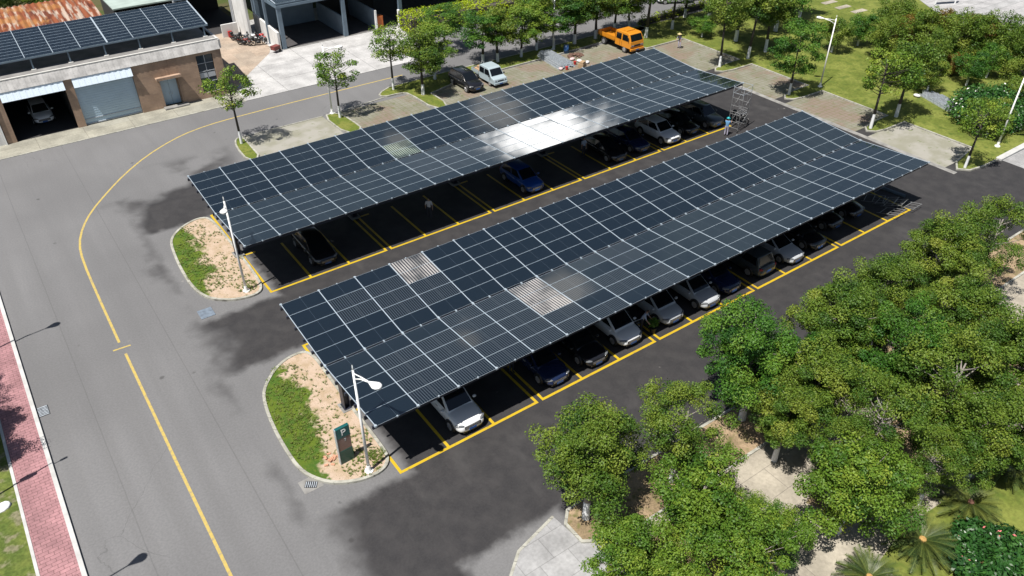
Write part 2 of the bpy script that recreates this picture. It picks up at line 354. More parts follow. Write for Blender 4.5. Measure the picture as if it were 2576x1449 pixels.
LEAF_OLIVE = leafmat('olive_leaves', [(0,(.022,.064,.009)),(.3,(.058,.122,.013)),(.55,(.105,.168,.018)),(.8,(.155,.208,.025)),(1,(.21,.245,.035))], .22)
LEAF_GREEN = leafmat('green_leaves', [(0,(.014,.058,.010)),(.3,(.035,.11,.012)),(.6,(.075,.17,.016)),(1,(.16,.24,.03))], .22)
LEAF_LIME = leafmat('yellow_green_leaves', [(0,(.028,.085,.010)),(.3,(.07,.15,.014)),(.65,(.14,.22,.022)),(1,(.25,.30,.036))], .22)
LEAF_DARK = leafmat('dark_glossy_leaves', [(0,(.012,.045,.012)),(.5,(.030,.095,.018)),(1,(.075,.17,.03))], .12, .35)
LEAF_PALM = leafmat('cycad_leaves', [(0,(.015,.04,.018)),(.5,(.045,.075,.02)),(1,(.12,.14,.03))], .12, .4)
LEAF_HEDGE = leafmat('lime_hedge_leaves', [(0,(.17,.25,.006)),(.5,(.26,.35,.008)),(1,(.34,.40,.012))], .2)
LEAF_RUST = leafmat('rusty_leaves', [(0,(.10,.08,.012)),(.5,(.19,.13,.02)),(1,(.25,.12,.03))])
FLOWER_W = plain('white_petals', (.75,.74,.70), .7); FLOWER_P = plain('pink_petals', (.6,.16,.16), .7)
BARK = plain('bark', (.055,.048,.040), .95, var=.4, scale=9, bump=.5); BARK_PALE = plain('pale_bark', (.20,.18,.16), .95, var=.3, scale=7)
LIME = plain('whitewash', (.66,.67,.68), .9, var=.1, scale=6)
GRASSBLADE = leafmat('grass_blades', [(0,(.07,.12,.016)),(.5,(.11,.165,.025)),(1,(.18,.19,.05))])

# ------------------------------------------------------------------ ground, roads, kerbs
def chaikin(P, n=2, closed=True):
    for _ in range(n):
        Q = []
        for i in range(len(P) if closed else len(P)-1):
            a = P[i]; b = P[(i+1) % len(P)]
            Q += [(a[0]*.75+b[0]*.25, a[1]*.75+b[1]*.25), (a[0]*.25+b[0]*.75, a[1]*.25+b[1]*.75)]
        P = Q if closed else [P[0]]+Q+[P[-1]]
    return P
def flat(name, poly, z, m, thick=.0):
    b = MB()
    if thick: b.prism(poly, z-thick, z)
    else:
        ar = sum(poly[i][0]*poly[(i+1)%len(poly)][1]-poly[(i+1)%len(poly)][0]*poly[i][1] for i in range(len(poly)))
        b.add([(x,y,z) for x,y in poly], [tuple(range(len(poly))) if ar > 0 else tuple(range(len(poly)-1,-1,-1))])
    return tag(b.build(name, m), kind='structure')
def rect(x0, y0, x1, y1): return [(x0,y0),(x1,y0),(x1,y1),(x0,y1)]
flat('ground', rect(-700,-700,900,900), -.03, GROUND)
flat('asphalt_road', rect(-14.2,-90,140,50.4), 0, ASPHALT)
def kerb(name, pts, w=.16, h=.13, closed=False, m=KERB):
    b = MB(); b.strip(pts, w, -.02, h, closed); o = b.build(name, m); return tag(o, kind='structure')
# sidewalk and verge on the left
flat('red_pavement', rect(-15.85,-60,-14.36,80), .12, REDWALK, .2)
kerb('road_kerb', [(-14.26,-60),(-14.26,80)], .2, .13, m=KERB_PALE)
kerb('pavement_edging', [(-15.93,-60),(-15.93,80)], .14, .14, m=KERB_PALE)
flat('grass_verge', rect(-80,-60,-16.0,80), .11, SIDELAWN, .2)
# the two planted islands at the carport ends
IS1 = [(-3.3,9.9),(-3.75,8.8),(-4.05,6.8),(-4.15,4.8),(-4.1,3.0),(-3.6,1.9),(-2.9,1.15),(-1.7,.6),(-.6,.6),(-.05,1.2),(.0,2.3),(.0,5.3),(.05,9.0),(.1,10.8),(-.3,11.6),(-1.9,11.3)]
IS2 = [(-3.0,28.9),(-3.35,27.3),(-3.6,24.4),(-3.6,21.8),(-3.2,20.2),(-2.4,19.3),(-1.3,18.75),(-.2,18.7),(.25,19.5),(.35,22.0),(.35,26.5),(.3,30.0),(-.4,30.6),(-1.8,30.1)]
for P in (IS1, IS2):
    P = chaikin(P, 2); flat('planted_island', P, .10, ISLAND, .2); kerb('island_kerb', P, .17, .135, True)
# far parking strip: bays, grass noses with kerbs
flat('parking_bay_paving', rect(7.2,37.9,15.1,42.5), .008, PAVER_PALE); flat('parking_bay_paving', rect(16.9,37.9,24.4,42.5), .008, PAVER)
flat('parking_bay_paving', rect(26.2,37.9,52.6,42.4), .008, PAVER)
for P in ([(6.0,37.6),(6.1,40.8),(6.6,42.4),(7.3,42.5),(7.2,40),(7.1,37.6)], [(15.2,37.5),(15.1,42.4),(16.6,42.5),(16.9,40),(16.9,37.5)], [(21.9,43.2),(21.9,44.2),(24.2,45.4),(48,45.2),(58,45.1),(58,43.0),(52.8,43.0),(45,42.6),(26.3,42.5),(26.3,37.6),(24.6,37.6),(24.5,42.6),(23.9,43.1)]):
    P = chaikin(P, 1); flat('grass_strip', P, .10, STRIPGRASS, .2); kerb('grass_strip_kerb', P, .14, .13, True)
kerb('road_edge_kerb', [(7.3,42.62),(15.1,42.55)], .12, .05); kerb('road_edge_kerb', [(16.9,42.6),(22,43.2)], .12, .05)
# right-hand bays with grass noses and the lawn behind them
def nose(y, x1, w=.85): return [(x1,y+w),(56,y+w-.05),(54.7,y+w*.6),(54.15,y),(54.7,y-w*.7),(56,y-w),(x1,y-w-.05)]
LP = [(58.9,38.2)]+nose(28.8,58.9)+nose(19.6,58.8)+nose(10.4,58.7)+[(58.6,2.9),(56.4,2.5),(54.8,2.2),(53.7,1.5),(54.4,.75),(56,.5),(58.3,.45)]
flat('lawn', LP+[(160,1.2),(160,44.2),(58,44.3),(53.0,43.0),(53.0,38.3)], .10, LAWN, .2)
kerb('bay_kerb', [(53.0,43.0),(53.0,38.25)]+LP, .15, .13); kerb('lawn_kerb', [(58.3,.4),(110,.9)], .5, .16, m=KERB_PALE)
flat('parking_bay_paving', rect(53.3,2.3,58.8,9.7), .008, PAVER_PALE)
for y0, y1 in ((11,18.9),(20.2,28.1),(29.5,38.1)): flat('parking_bay_paving', rect(53.3,y0,58.9,y1), .008, PAVER)
flat('gutter_strip', rect(52.75,1.2,53.3,43), .012, CONPAD)
flat('concrete_road', rect(58.5,-6.3,140,.15), .008, PALECON)
flat('plaza', [(89,22),(96,14),(150,-20),(190,20),(104,36),(96.5,32)], .14, PLAZA, .2)
# concrete in front of the buildings
flat('concrete_apron', [(10.6,50.45),(29.5,50.45),(33.8,57.1),(60,57.1),(60,75),(10.6,75)], .01, CONCRETE); flat('asphalt_road', [(29.2,50.39),(120,50.39),(120,57.3),(33.6,57.3)], .004, ASPHALT); flat('garage_forecourt', rect(-40,50.45,10.4,53.4), .02, FORECON, .05); kerb('forecourt_edge', [(-40,50.4),(10.5,50.4),(10.5,53.2)], .14, .04)
flat('tan_yard', [(10.4,53.6),(13.5,57.5),(17.6,62.2),(18.4,64),(18.4,72),(10.4,72)], .016, TANPAVE)
# foreground: slab pavement, planting bed, path, garden lawn
flat('slab_pavement', [(-4,-60),(-.5,-10),(1.1,-8),(2.1,-7.2),(4.55,-6.6),(4.75,-8.6),(6,-9.3),(6,-60)], .045, PALECON, .1)
kerb('slab_edge', [(-4,-60),(-.5,-10),(1.1,-8),(2.1,-7.2),(4.55,-6.6)], .14, .055)
BED = [(4.75,-8.5),(4.75,-7.3),(5.3,-6.75),(7,-6.65),(30,-6.75),(57,-6.6),(57,-9.3),(30,-9.5),(6.2,-9.4)]
flat('planting_bed', BED, .10, DRYSOIL, .2); kerb('planting_bed_kerb', BED, .15, .13, True)
flat('garden_path', rect(6.0,-60,140,-9.35), .05, PATHCON, .1)
for P in ([(6.6,-9.9),(12.6,-10.2),(11.8,-14.6),(8,-15.2),(6.4,-13)], [(14.6,-12.5),(24,-12.4),(34,-12.2),(34,-14.6),(22,-15.0),(16,-14.9)]):
    P = chaikin(P, 1); flat('planting_bed', P, .09, DRYSOIL, .1)
flat('garden_lawn', chaikin([(14.2,-17.2),(17.2,-16.7),(24,-17.1),(36,-17),(36,-40),(14,-40)], 1), .09, LAWN, .1)

# ------------------------------------------------------------------ painted markings
W, GAP, BL = 2.85, .43256, 5.295
def bx(i): return i*W + (i//3)*GAP
def paintlines(name, segs, w, m, z=.005):
    b = MB()
    for pts in segs: b.strip(pts, w, z-.004, z)
    return tag(b.build(name, m), kind='structure')
for x0, y0, ends in ((0, 0, 12.1), (.49026, 18.4635, 12.1)):
    s = []
    for gq in range(5):
        a = x0+gq*(3*W+GAP); e = a+3*W
        s.append([(a, y0+BL), (a, y0), (e, y0), (e, y0+BL), (a, y0+BL)][:4])
        s += [[(a+k*W, y0+.08), (a+k*W, y0+BL)] for k in (1, 2)]
        s.append([(a, y0+6.95), (a, y0+ends), (e, y0+ends), (e, y0+6.95)])
        s.append([(a+.08, y0+6.95), (a+.9, y0+6.95)])
        s.append([(a+.08, y0+BL), (a+.9, y0+BL)])
        s += [[(a+k*W, y0+6.95), (a+k*W, y0+ends-.08)] for k in (1, 2)]
    for i, q in enumerate(s): paintlines('bay_line', [q], .16, YELLOW, .005 + .0007*(i % 7))
YL = [(-8.95,-60),(-9.0,-.8),(-9.0,7.3),(-8.95,17.6)]
YL2 = [(-9.0,18.9),(-8.95,24.6),(-8.85,29.6),(-8.6,32.1),(-7.9,34.4),(-6.8,36.6),(-5.1,39.0),(-3.2,41.4),(-.8,43.8),(1.9,45.7),(4.2,46.7),(7.1,47.2),(12.6,47.4),(20,47.5),(26.5,47.5)]
paintlines('road_centre_line', [YL, chaikin(YL2, 1, False)], .15, YELLOW_OLD); paintlines('road_tick', [[(-9.5,18.3),(-8.5,18.25)]], .12, YELLOW_OLD, .006)

# ------------------------------------------------------------------ solar carports
P2, SL = 2.30, 5.76
def panel_mesh(name, glass, L=2.27, Wd=1.135):
    b = MB(); f = .011; t = .035
    b.box((-L/2,-Wd/2,-t),(L/2,Wd/2,-.004), 2)
    o = [(-L/2,-Wd/2,0),(L/2,-Wd/2,0),(L/2,Wd/2,0),(-L/2,Wd/2,0)]; i = [(-L/2+f,-Wd/2+f,0),(L/2-f,-Wd/2+f,0),(L/2-f,Wd/2-f,0),(-L/2+f,Wd/2-f,0)]
    b.add(o+i, [(k,(k+1)%4,(k+1)%4+4,k+4) for k in range(4)]); b.add([(x,y,z-.004) for x,y,z in o]+o, [(k,(k+1)%4,(k+1)%4+4,k+4) for k in range(4)])
    b.add([(x,y,z-.002) for x,y,z in i], [(0,1,2,3)], 1)
    me = b.mesh(name, [ALU, glass, BACKSHEET]); uv = me.uv_layers.new(name='UVMap')
    for p in me.polygons:
        for li in p.loop_indices:
            v = me.vertices[me.loops[li].vertex_index].co; uv.data[li].uv = (v.x/L+.5, v.y/Wd+.5)
    return me
PM = {k: panel_mesh('solar_panel', m) for k, m in (('n', SOLAR), ('l', SOLAR_LINED), ('p', SOLAR_GLINT), ('g', SOLAR_GLINT_GREEN))}
def carport(x0, yv, zv, tn, tf, label, special, seed):
    rr = random.Random(seed)
    root = empty('solar_carport', (x0, yv, 0), 0, label, 'carport', 'solar carports over the parking bays')
    pan = []
    for side, t in ((-1, tn), (1, tf)):
        dy, dz = side*math.cos(t), math.sin(t)
        for k in range(20):
            for r in range(5):
                s = .075+(r+.5)*1.138
                rx = (-t if side < 0 else t)+rr.gauss(0, .0022); ry = rr.gauss(0, .0030)
                pan.append((side, k, r, (k*P2+P2/2, dy*s, zv+dz*s+.02), (rx, ry, 0), special.get((side, k, r), 'n')))
    pan.sort(key=lambda q: (Vector((x0, yv, 0))+Vector(q[3])-CAM).length)
    rest = []
    for i, (side, k, r, loc, rot, kind) in enumerate(pan):
        if i < 100:
            o = bpy.data.objects.new('solar_panel', PM[kind]); col.objects.link(o); o.parent = root; o.location = loc; o.rotation_euler = rot
        else: rest.append((loc, rot, kind))
    V, F, MI, UV = [], [], [], []; from mathutils import Euler
    for loc, rot, kind in rest:
        me = PM[kind]; m4 = Matrix.Translation(loc) @ Euler(rot).to_matrix().to_4x4(); n = len(V)
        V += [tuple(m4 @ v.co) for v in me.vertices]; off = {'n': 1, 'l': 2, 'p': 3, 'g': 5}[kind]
        for p in me.polygons:
            F.append(tuple(n+q for q in p.vertices)); MI.append((0, off, 4)[p.material_index])
            UV += [tuple(me.uv_layers[0].data[li].uv) for li in p.loop_indices]
    me = bpy.data.meshes.new('solar_panel_field'); me.from_pydata(V, [], F)
    for m in (ALU, SOLAR, SOLAR_LINED, SOLAR_GLINT, BACKSHEET, SOLAR_GLINT_GREEN): me.materials.append(m)
    me.polygons.foreach_set('material_index', MI); u = me.uv_layers.new(name='UVMap'); u.data.foreach_set('uv', [c for q in UV for c in q])
    o = bpy.data.objects.new('solar_panel_field', me); col.objects.link(o); o.parent = root; o['kind'] = 'stuff'
    # aluminium joint covers along and across the slope
    for side, t in ((-1, tn), (1, tf)):
        c, s = math.cos(t), math.sin(t)
        jr = MB(); jr.bar((0, 0, .03), (0, side*5.78*c, 5.78*s+.03),   .042, .014)
        jr.box((-.06, side*5.74*c-.06, 5.74*s-.03), (.06, side*5.74*c+.06, 5.74*s+.07)); jr.box((-.05, side*.05-.05, -.02), (.05, side*.05+.05, .08))
        jm = jr.mesh('joint_rail', ALU)
        for k in range(21):
            o = bpy.data.objects.new('joint_rail', jm); col.objects.link(o); o.parent = root; o.location = (k*P2, 0, zv)
        js = MB(); js.box((0, -.006, 0), (20*P2, .006, .010)); jm = js.mesh('joint_strip', ALU)
        for r in range(1, 5):
            q = .075+r*1.138; o = bpy.data.objects.new('joint_strip', jm); col.objects.link(o); o.parent = root; o.location = (0, side*q*c, zv+q*s+.021)
        em = MB().box((-.035,-.035,-.03),(.035,.035,.055)).mesh("edge_clamp", ALU)
        for k in range(20):
            for q, zz in ((5.76, 0), (.04, .01)):
                o = bpy.data.objects.new("edge_clamp", em); col.objects.link(o); o.parent = root; o.location = (k*P2+P2/2, side*q*c, zv+q*s+zz)
        for q in (.35, 1.45, 2.55, 3.65, 4.75, 5.6):
            y = side*q*c; z = zv+q*s-.14; MB().box((-.12, y-.05, z-.1), (20*P2+.12, y+.05, z+.08)).build('purlin', STEEL, root)
    gt = MB(); gt.box((-.05,-.10,zv-.12),(20*P2+.05,.10,zv-.09)); gt.box((-.05,-.11,zv-.12),(20*P2+.05,-.09,zv-.03)); gt.box((-.05,.09,zv-.12),(20*P2+.05,.11,zv-.03)); gt.build('gutter', STEEL, root)
    return root
def carport_posts(root, x0, yv, zv, tn, tf, xs):
    for x in xs:
        a = x-x0; b = MB()
        b.box((a-.17,-.25,.16),(a-.145,.25,zv-.55)); b.box((a+.145,-.25,.16),(a+.17,.25,zv-.55)); b.box((a-.145,-.02,.16),(a+.145,.02,zv-.55)); b.box((a-.22,-.3,.14),(a+.22,.3,.16))
        b.build('post', STEEL, root)
        b = MB(); b.box((a-.35,-.42,-.02),(a+.35,.42,.14)); b.build('post_footing', CONPAD, root, bevel=.02)
        for side, t in ((-1, tn), (1, tf)):
            b = MB(); c, s = math.cos(t), math.sin(t); y1, z1 = side*5.45*c, zv+5.45*s-.24
            for xo in (-.1, .1):
                pass
            vs = []
            for xx in (a-.09, a+.09): vs += [(xx, side*.0, zv-.75), (xx, y1, z1-.1), (xx, y1, z1), (xx, 0, zv-.24)]
            b.add(vs, [(0,1,2,3),(4,7,6,5),(0,4,5,1),(1,5,6,2),(2,6,7,3),(3,7,4,0)]); b.build('arm', STEEL, root)
        b = MB(); b.bar((a, -.15, 1.9), (a, -2.4, zv-.35), .09, .12); b.bar((a, .15, 1.9), (a, 2.4, zv-.35), .09, .12); b.build('brace', STEEL, root)
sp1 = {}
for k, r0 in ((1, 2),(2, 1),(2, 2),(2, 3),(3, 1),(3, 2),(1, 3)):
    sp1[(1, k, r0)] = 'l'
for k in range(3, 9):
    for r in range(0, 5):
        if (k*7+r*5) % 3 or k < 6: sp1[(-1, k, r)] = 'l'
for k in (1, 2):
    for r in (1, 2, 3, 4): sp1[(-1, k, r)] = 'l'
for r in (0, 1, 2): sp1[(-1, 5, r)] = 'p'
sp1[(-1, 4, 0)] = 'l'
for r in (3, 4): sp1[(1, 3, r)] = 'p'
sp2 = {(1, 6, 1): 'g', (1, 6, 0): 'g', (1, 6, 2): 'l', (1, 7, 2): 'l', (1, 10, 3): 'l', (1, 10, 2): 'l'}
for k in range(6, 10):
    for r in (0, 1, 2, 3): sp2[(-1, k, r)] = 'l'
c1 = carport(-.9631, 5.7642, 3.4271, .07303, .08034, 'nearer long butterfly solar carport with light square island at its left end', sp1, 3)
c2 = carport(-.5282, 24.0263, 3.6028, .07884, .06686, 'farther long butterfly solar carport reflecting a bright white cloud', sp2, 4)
gx = [k*(3*W+GAP)-GAP/2 for k in range(6)]
carport_posts(c1, -.9631, 5.7642, 3.4271, .07303, .08034, gx); carport_posts(c2, -.5282, 24.0263, 3.6028, .07884, .06686, [x+.49 for x in gx])

# ------------------------------------------------------------------ street lamps, poles, sign, drains
def lamp(x, y, h, d, label, arm=1.5, group='white street lamps', tilt=.12):
    root = empty('street_lamp', (x, y, 0), math.atan2(d[1], d[0]), label, 'street lamp', group)
    b = MB(); b.tube([(0,0,.1),(0,0,h)], [.085,.05], 12); b.build('pole', WHITE, root, True)
    b = MB(); b.tube([(0,0,.0),(0,0,.16)], [.24,.22], 16); b.tube([(0,0,.16),(0,0,.5)], [.13,.10], 12); b.build('base', WHITE, root)
    b = MB(); b.tube([(0,0,h-.55),(arm*.35,0,h-.25),(arm*.75,0,h-.08)], .035, 8); b.tube([(0,0,h-.2),(arm*.4,0,h-.1),(arm*.8,0,h-.06)], .03, 8); b.tube([(0,0,h),(0,0,h+.3)], [.04,.012], 8); b.build('arm', WHITE, root, True)
    b = MB(); rings = []
    for t, w, hh in ((0,.05,.05),(.15,.10,.08),(.4,.20,.13),(.65,.28,.16),(.85,.24,.13),(.96,.14,.08),(1,.04,.03)):
        xx = arm*.7+t*.82; rings.append([(xx, w*.88*math.cos(q*math.pi/6), h-.08+t*tilt+hh*.9*(math.sin(q*math.pi/6)*(.9 if q < 6 else .45))) for q in range(12)])
    b.loft(rings); hd = b.build('lamp_head', WHITE, root, True)
    b = MB(); b.sphere((arm*.7+.6, 0, h-.09+.07), .2, 0, 12, 6, (1.3, .95, .3)); b.build('lens', LAMPGLASS, hd, True)
    return root
lamp(-1.29, .94, 6.9, (.25,-1), 'white street lamp beside the green parking sign on the nearer sandy island')
lamp(-.84, 19.4, 6.9, (-.35,-1), 'white street lamp on the farther sandy island in front of the far carport', 1.1)
lamp(16.1, 42.5, 6.6, (.75,-.7), 'white street lamp at the grass strip next to a thin young tree')
lamp(59.5, 19.5, 7.0, (-.75,.7), 'tall white street lamp on the lawn edge behind the right hand bays')
lamp(60.6, 1.75, 6.4, (.8,-.6), 'white street lamp near the lawn corner by the concrete road at right')
lamp(44.2, 44.2, 5.6, (0,1), 'white lamp standing among the trees behind the steel stack')
lamp(46.5, 61.4, 7.0, (.5,-.8), 'white lamp pole rising behind the lime hedge')
lamp(-16.9, 1.4, 6.95, (1,.12), 'white street lamp behind the red pavement with its oval head in view')
lamp(-16.7, 22.0, 6.9, (1,.1), 'street lamp left of the red pavement casting a long shadow across the road')
r = empty('camera_pole', (-17.3, 9.95, 0), 0, 'slim dark pole with box behind the red pavement', 'pole')
MB().tube([(0,0,.1),(0,0,6.2)], [.06,.045], 10).build('pole', STEEL_G, r, True); MB().box((-.22,-.12,3.9),(.22,.12,4.7)).build('equipment_box', STEEL_G, r, bevel=.02)
b = MB(); b.bar((0,0,6.1),(.55,.08,6.35),.05,.05); b.tube([(.5,.08,6.3),(.8,.12,6.36)], .07, 10); b.build('camera', STEEL_G, r)

def text(body, size, m, loc, rot, parent, name='lettering', ext=.006):
    cu = bpy.data.curves.new(name, 'FONT'); cu.body = body; cu.size = size; cu.extrude = ext; cu.align_x = 'CENTER'; cu.align_y = 'CENTER'
    t = bpy.data.objects.new(name, cu); col.objects.link(t); dg = bpy.context.evaluated_depsgraph_get()
    me = bpy.data.meshes.new_from_object(t.evaluated_get(dg)); bpy.data.objects.remove(t); me.materials.clear(); me.materials.append(m)
    o = bpy.data.objects.new(name, me); col.objects.link(o); o.location = loc; o.rotation_euler = rot; o.parent = parent; return o
sg = empty('parking_sign', (-1.88, 2.2, .1), R(2), 'green and brown parking totem sign with a white P on sandy island', 'sign')
MB().box((-.37,-.09,0),(.37,.09,.90)).build('lower_panel', DKGREEN, sg, bevel=.012)
MB().box((-.36,-.075,.902),(.36,.075,1.78)).build('middle_panel', SIGNBROWN, sg, bevel=.012)
tp = MB().box((-.37,-.09,1.782),(.37,.09,2.45)).build('top_panel', TEAL, sg, bevel=.012)
MB().box((-.40,-.10,0),(-.371,.10,2.45)).build('side_trim', STEEL_G, sg)
text('P', .56, WHITE, (.02,-.094,2.11), (R(90),0,0), tp); text('7', .26, STEEL_G, (.06,-.079,1.56), (R(90),0,0), sg)
g1 = tag(MB().box((-.28,-.42,0),(.28,.42,.012)).build('drain_grate', BLACK), 'dark slotted drain grate in the road beside the red pavement', 'drain'); g1.location = (-13.85, 15.2, .002)
b = MB()
for i in range(7): b.box((-.25,-.38+i*.12,.012),(.25,-.32+i*.12,.02))
b.build('grate_bars', STEEL_G, g1)
flat('drain_apron', rect(-4.5,1.5,-3.5,2.4), .009, CONPAD)
g2 = tag(MB().box((-.3,-.2,0),(.3,.2,.015)).build('drain_grate', BLACK), 'small dark drain grate in pale concrete at the nearer island corner', 'drain'); g2.location = (-4.0, 1.9, .010); g2.rotation_euler = (0,0,R(-35))
b = MB()
for i in range(6): b.box((-.27+i*.1,-.18,.015),(-.23+i*.1,.18,.022))
b.build('grate_bars', STEEL_G, g2)
g3 = tag(MB().box((-.45,-.5,0),(.45,.5,.03)).build('inspection_cover', plain('pale_blue_cover', (.13,.16,.20), .6, var=.25, scale=4), bevel=.01), 'pale blue square cover slab lying on the road by the farther island', 'cover'); g3.location = (-3.75, 18.7, .002)

# ------------------------------------------------------------------ vehicles
def ellipsoid(c, r3, rz=0, n=14, m=8):
    b = MB(); b.sphere((0,0,0), 1, 0, n, m, r3); M4 = Matrix.Translation(c) @ Matrix.Rotation(rz, 4, 'Z'); b.v = [tuple(M4 @ Vector(p)) for p in b.v]; return b
SPEC = {  # L, halfW, roof z, greenhouse (rear bottom, front bottom, rear top, front top), top half width, wheelbase, wheel r, stations (x, w, zb, zt)
 'suv': dict(L=4.5, hw=.92, zr=1.64, gh=(-2.0,1.12,-1.72,.32), wt=.68, wb=2.65, r=.35, st=[(-2.25,.66,.45,.86),(-2.2,.82,.32,1.0),(-1.9,.90,.24,1.05),(-1.3,.92,.22,1.05),(0,.92,.22,1.03),(.9,.92,.22,1.01),(1.4,.915,.22,.99),(1.85,.88,.24,.93),(2.1,.80,.26,.84),(2.22,.68,.32,.74),(2.25,.55,.42,.62)]),
 'sedan': dict(L=4.7, hw=.90, zr=1.43, gh=(-1.85,1.25,-1.05,.25), wt=.60, wb=2.75, r=.325, st=[(-2.35,.64,.42,.80),(-2.3,.80,.30,.93),(-2.0,.88,.22,.98),(-1.4,.90,.19,.95),(0,.90,.19,.92),(.9,.90,.19,.91),(1.5,.89,.19,.87),(1.95,.86,.21,.80),(2.2,.77,.24,.72),(2.32,.64,.29,.62),(2.35,.5,.36,.52)]),
 'hatch': dict(L=4.25, hw=.89, zr=1.52, gh=(-1.95,1.15,-1.55,.25), wt=.63, wb=2.6, r=.33, st=[(-2.12,.64,.42,.84),(-2.08,.80,.30,.96),(-1.8,.87,.22,1.0),(-1.2,.89,.2,.99),(0,.89,.2,.96),(.85,.89,.2,.95),(1.35,.88,.2,.91),(1.75,.85,.22,.85),(1.98,.77,.25,.76),(2.09,.64,.3,.66),(2.12,.5,.38,.55)]),
 'mpv': dict(L=4.75, hw=.91, zr=1.68, gh=(-2.15,1.55,-1.95,.5), wt=.68, wb=2.8, r=.335, st=[(-2.37,.66,.45,.9),(-2.33,.82,.32,1.05),(-2.0,.89,.24,1.06),(-1.3,.91,.22,1.05),(0,.91,.22,1.03),(1.0,.91,.22,1.0),(1.6,.90,.22,.95),(2.0,.87,.24,.87),(2.22,.79,.26,.77),(2.34,.66,.32,.68),(2.37,.52,.4,.58)]),
}
CARS = {}
def quad_pane(b, c, u0, u1, v0, v1, off=.012):
    a0, a1, a2, a3 = [Vector(p) for p in c]      # bl, br, tr, tl seen from outside
    f = lambda u, v: (a0*(1-u)+a1*u)*(1-v) + (a3*(1-u)+a2*u)*v
    n = (a1-a0).cross(a3-a0).normalized()*off
    q = [f(u0,v0), f(u1,v0), f(u1,v1), f(u0,v1)]; k = len(b.v)
    b.add([p-n*2 for p in q]+[p+n for p in q], [(4,5,6,7),(0,1,5,4),(1,2,6,5),(2,3,7,6),(3,0,4,7)])
def car_proto(kind, pm):
    key = (kind, pm.name)
    if key in CARS: return CARS[key]
    S = SPEC[kind]; hw, L = S['hw'], S['L']; P = []   # list of (name, object, [children])
    rings = []
    for x, w, zb, zt in S['st']:
        half = [(0,zb),(.72*w,zb),(.955*w,zb+.10),(w,zb+.42*(zt-zb)),(.985*w,zt-.16),(.90*w,zt-.045),(.5*w,zt),(0,zt+.012)]
        rings.append([(x,-y,z) for y,z in half] + [(x,y,z) for y,z in reversed(half[1:-1])])
    b = MB(); b.loft([list(reversed(r)) for r in rings])
    body = b.build('body', pm, None, True, sub=1)
    x0, x1, x2, x3 = S['gh']; zb = 1.0*S['st'][4][3]-.07; zr = S['zr']; wb = hw*.93; wt = S['wt']
    zm = zb+(zr-zb)*.93
    B = [(x0,-wb,zb),(x1,-wb*.93,zb-.02),(x1,wb*.93,zb-.02),(x0,wb,zb)]; T = [(x2,-wt,zm),(x3,-wt,zm),(x3,wt,zm),(x2,wt,zm)]
    k2 = .80; cx = (x2+x3)/2; TT = [(cx+(x-cx)*k2, y*k2, zr) for x,y,z in T]
    b = MB(); b.loft([B, T, TT]); cab = b.build('roof', pm, None, True, bevel=.05, seg=3)
    P += [(body, []), (cab, [])]
    def pane(name, c, *a):
        b = MB(); quad_pane(b, c, *a); P.append((b.build(name, CARGLASS), []))
    pane('windscreen', (B[1], B[2], T[2], T[1]), .05, .95, .13, .97)
    pane('rear_window', (B[3], B[0], T[0], T[3]), .08, .92, .22, .94)
    for s in (0, 1):
        c = (B[0], B[1], T[1], T[0]) if s == 0 else (B[2], B[3], T[3], T[2])
        for a in (((.07,.50),(.53,.93)) if s == 0 else ((.07,.47),(.50,.93))): pane('side_window', c, a[0], a[1], .16, .92)
    for sx in (1, -1):
        for sy in (1, -1):
            y = sy*(hw-.10); xx = sx*S['wb']/2 + .06
            a = MB(); a.cyl((xx, sy*(hw-.05), S['r']+.02), (0,1,0), S['r']+.065, .10, 24); P.append((a.build('wheel_arch', BLACK, None, True), []))
            t = MB(); t.cyl((xx, y, S['r']), (0,1,0), S['r'], .24, 24); wo = t.build('wheel', RUBBER, None, False, bevel=.03)
            rm = MB(); rm.cyl((xx, y+sy*.112, S['r']), (0,1,0), S['r']*.66, .03, 20)
            for q in range(5):
                an = q*2*math.pi/5; rm.bar((xx, y+sy*.132, S['r']), (xx+math.cos(an)*S['r']*.64, y+sy*.132, S['r']+math.sin(an)*S['r']*.64), .02, .07)
            P.append((wo, [rm.build('rim', RIM)]))
    f = S['st']; zt = f[-3][3]; fx = L/2
    for sy in (1, -1):
        P.append((ellipsoid((fx-.21, sy*hw*.745, zt-.085), (.25,.10,.058), sy*R(-55)).build('headlight', LAMPGLASS, None, True), []))
        P.append((ellipsoid((fx-.13, sy*hw*.68, .40), (.12,.05,.05), sy*R(-55)).build('fog_lamp', BLACK, None, True), []))
        P.append((ellipsoid((-fx+.13, sy*hw*.76, f[1][3]-.13), (.15,.10,.09), sy*R(48)).build('tail_lamp', REDLAMP, None, True), []))
        m = ellipsoid((x1-.28, sy*(hw+.09), zb+.12), (.09,.12,.075)).build('mirror', pm, None, True); P.append((m, []))
        h = MB(); [h.box((xx, sy*hw*.985-.012, f[4][3]-.19), (xx+.2, sy*hw*.985+.012, f[4][3]-.16)) for xx in (-.05,)]; P.append((h.build('door_handle', RIM), []))
    zg = zt-.16
    gr = MB().box((fx-.16,-.50,zg-.17),(fx-.002,.50,zg+.03)).build('grille', BLACK, None, bevel=.02)
    gb = MB()
    for q in range(3): gb.box((fx-.012,-.46,zg-.12+q*.055),(fx+.006,.42,zg-.105+q*.055))
    P.append((gr, [gb.build('grille_bars', RIM)]))
    P.append((MB().box((fx-.14,-.58,f[6][2]+.05),(fx-.03,.58,f[6][2]+.14)).build('air_intake', BLACK, None, bevel=.02), []))
    P.append((MB().box((fx-.03,-.22,zg-.28),(fx+.012,.22,zg-.15)).build('number_plate', PLATE_B), []))
    P.append((MB().box((-fx-.012,-.22,.55),(-fx+.03,.22,.68)).build('number_plate', PLATE_B), []))
    CARS[key] = P
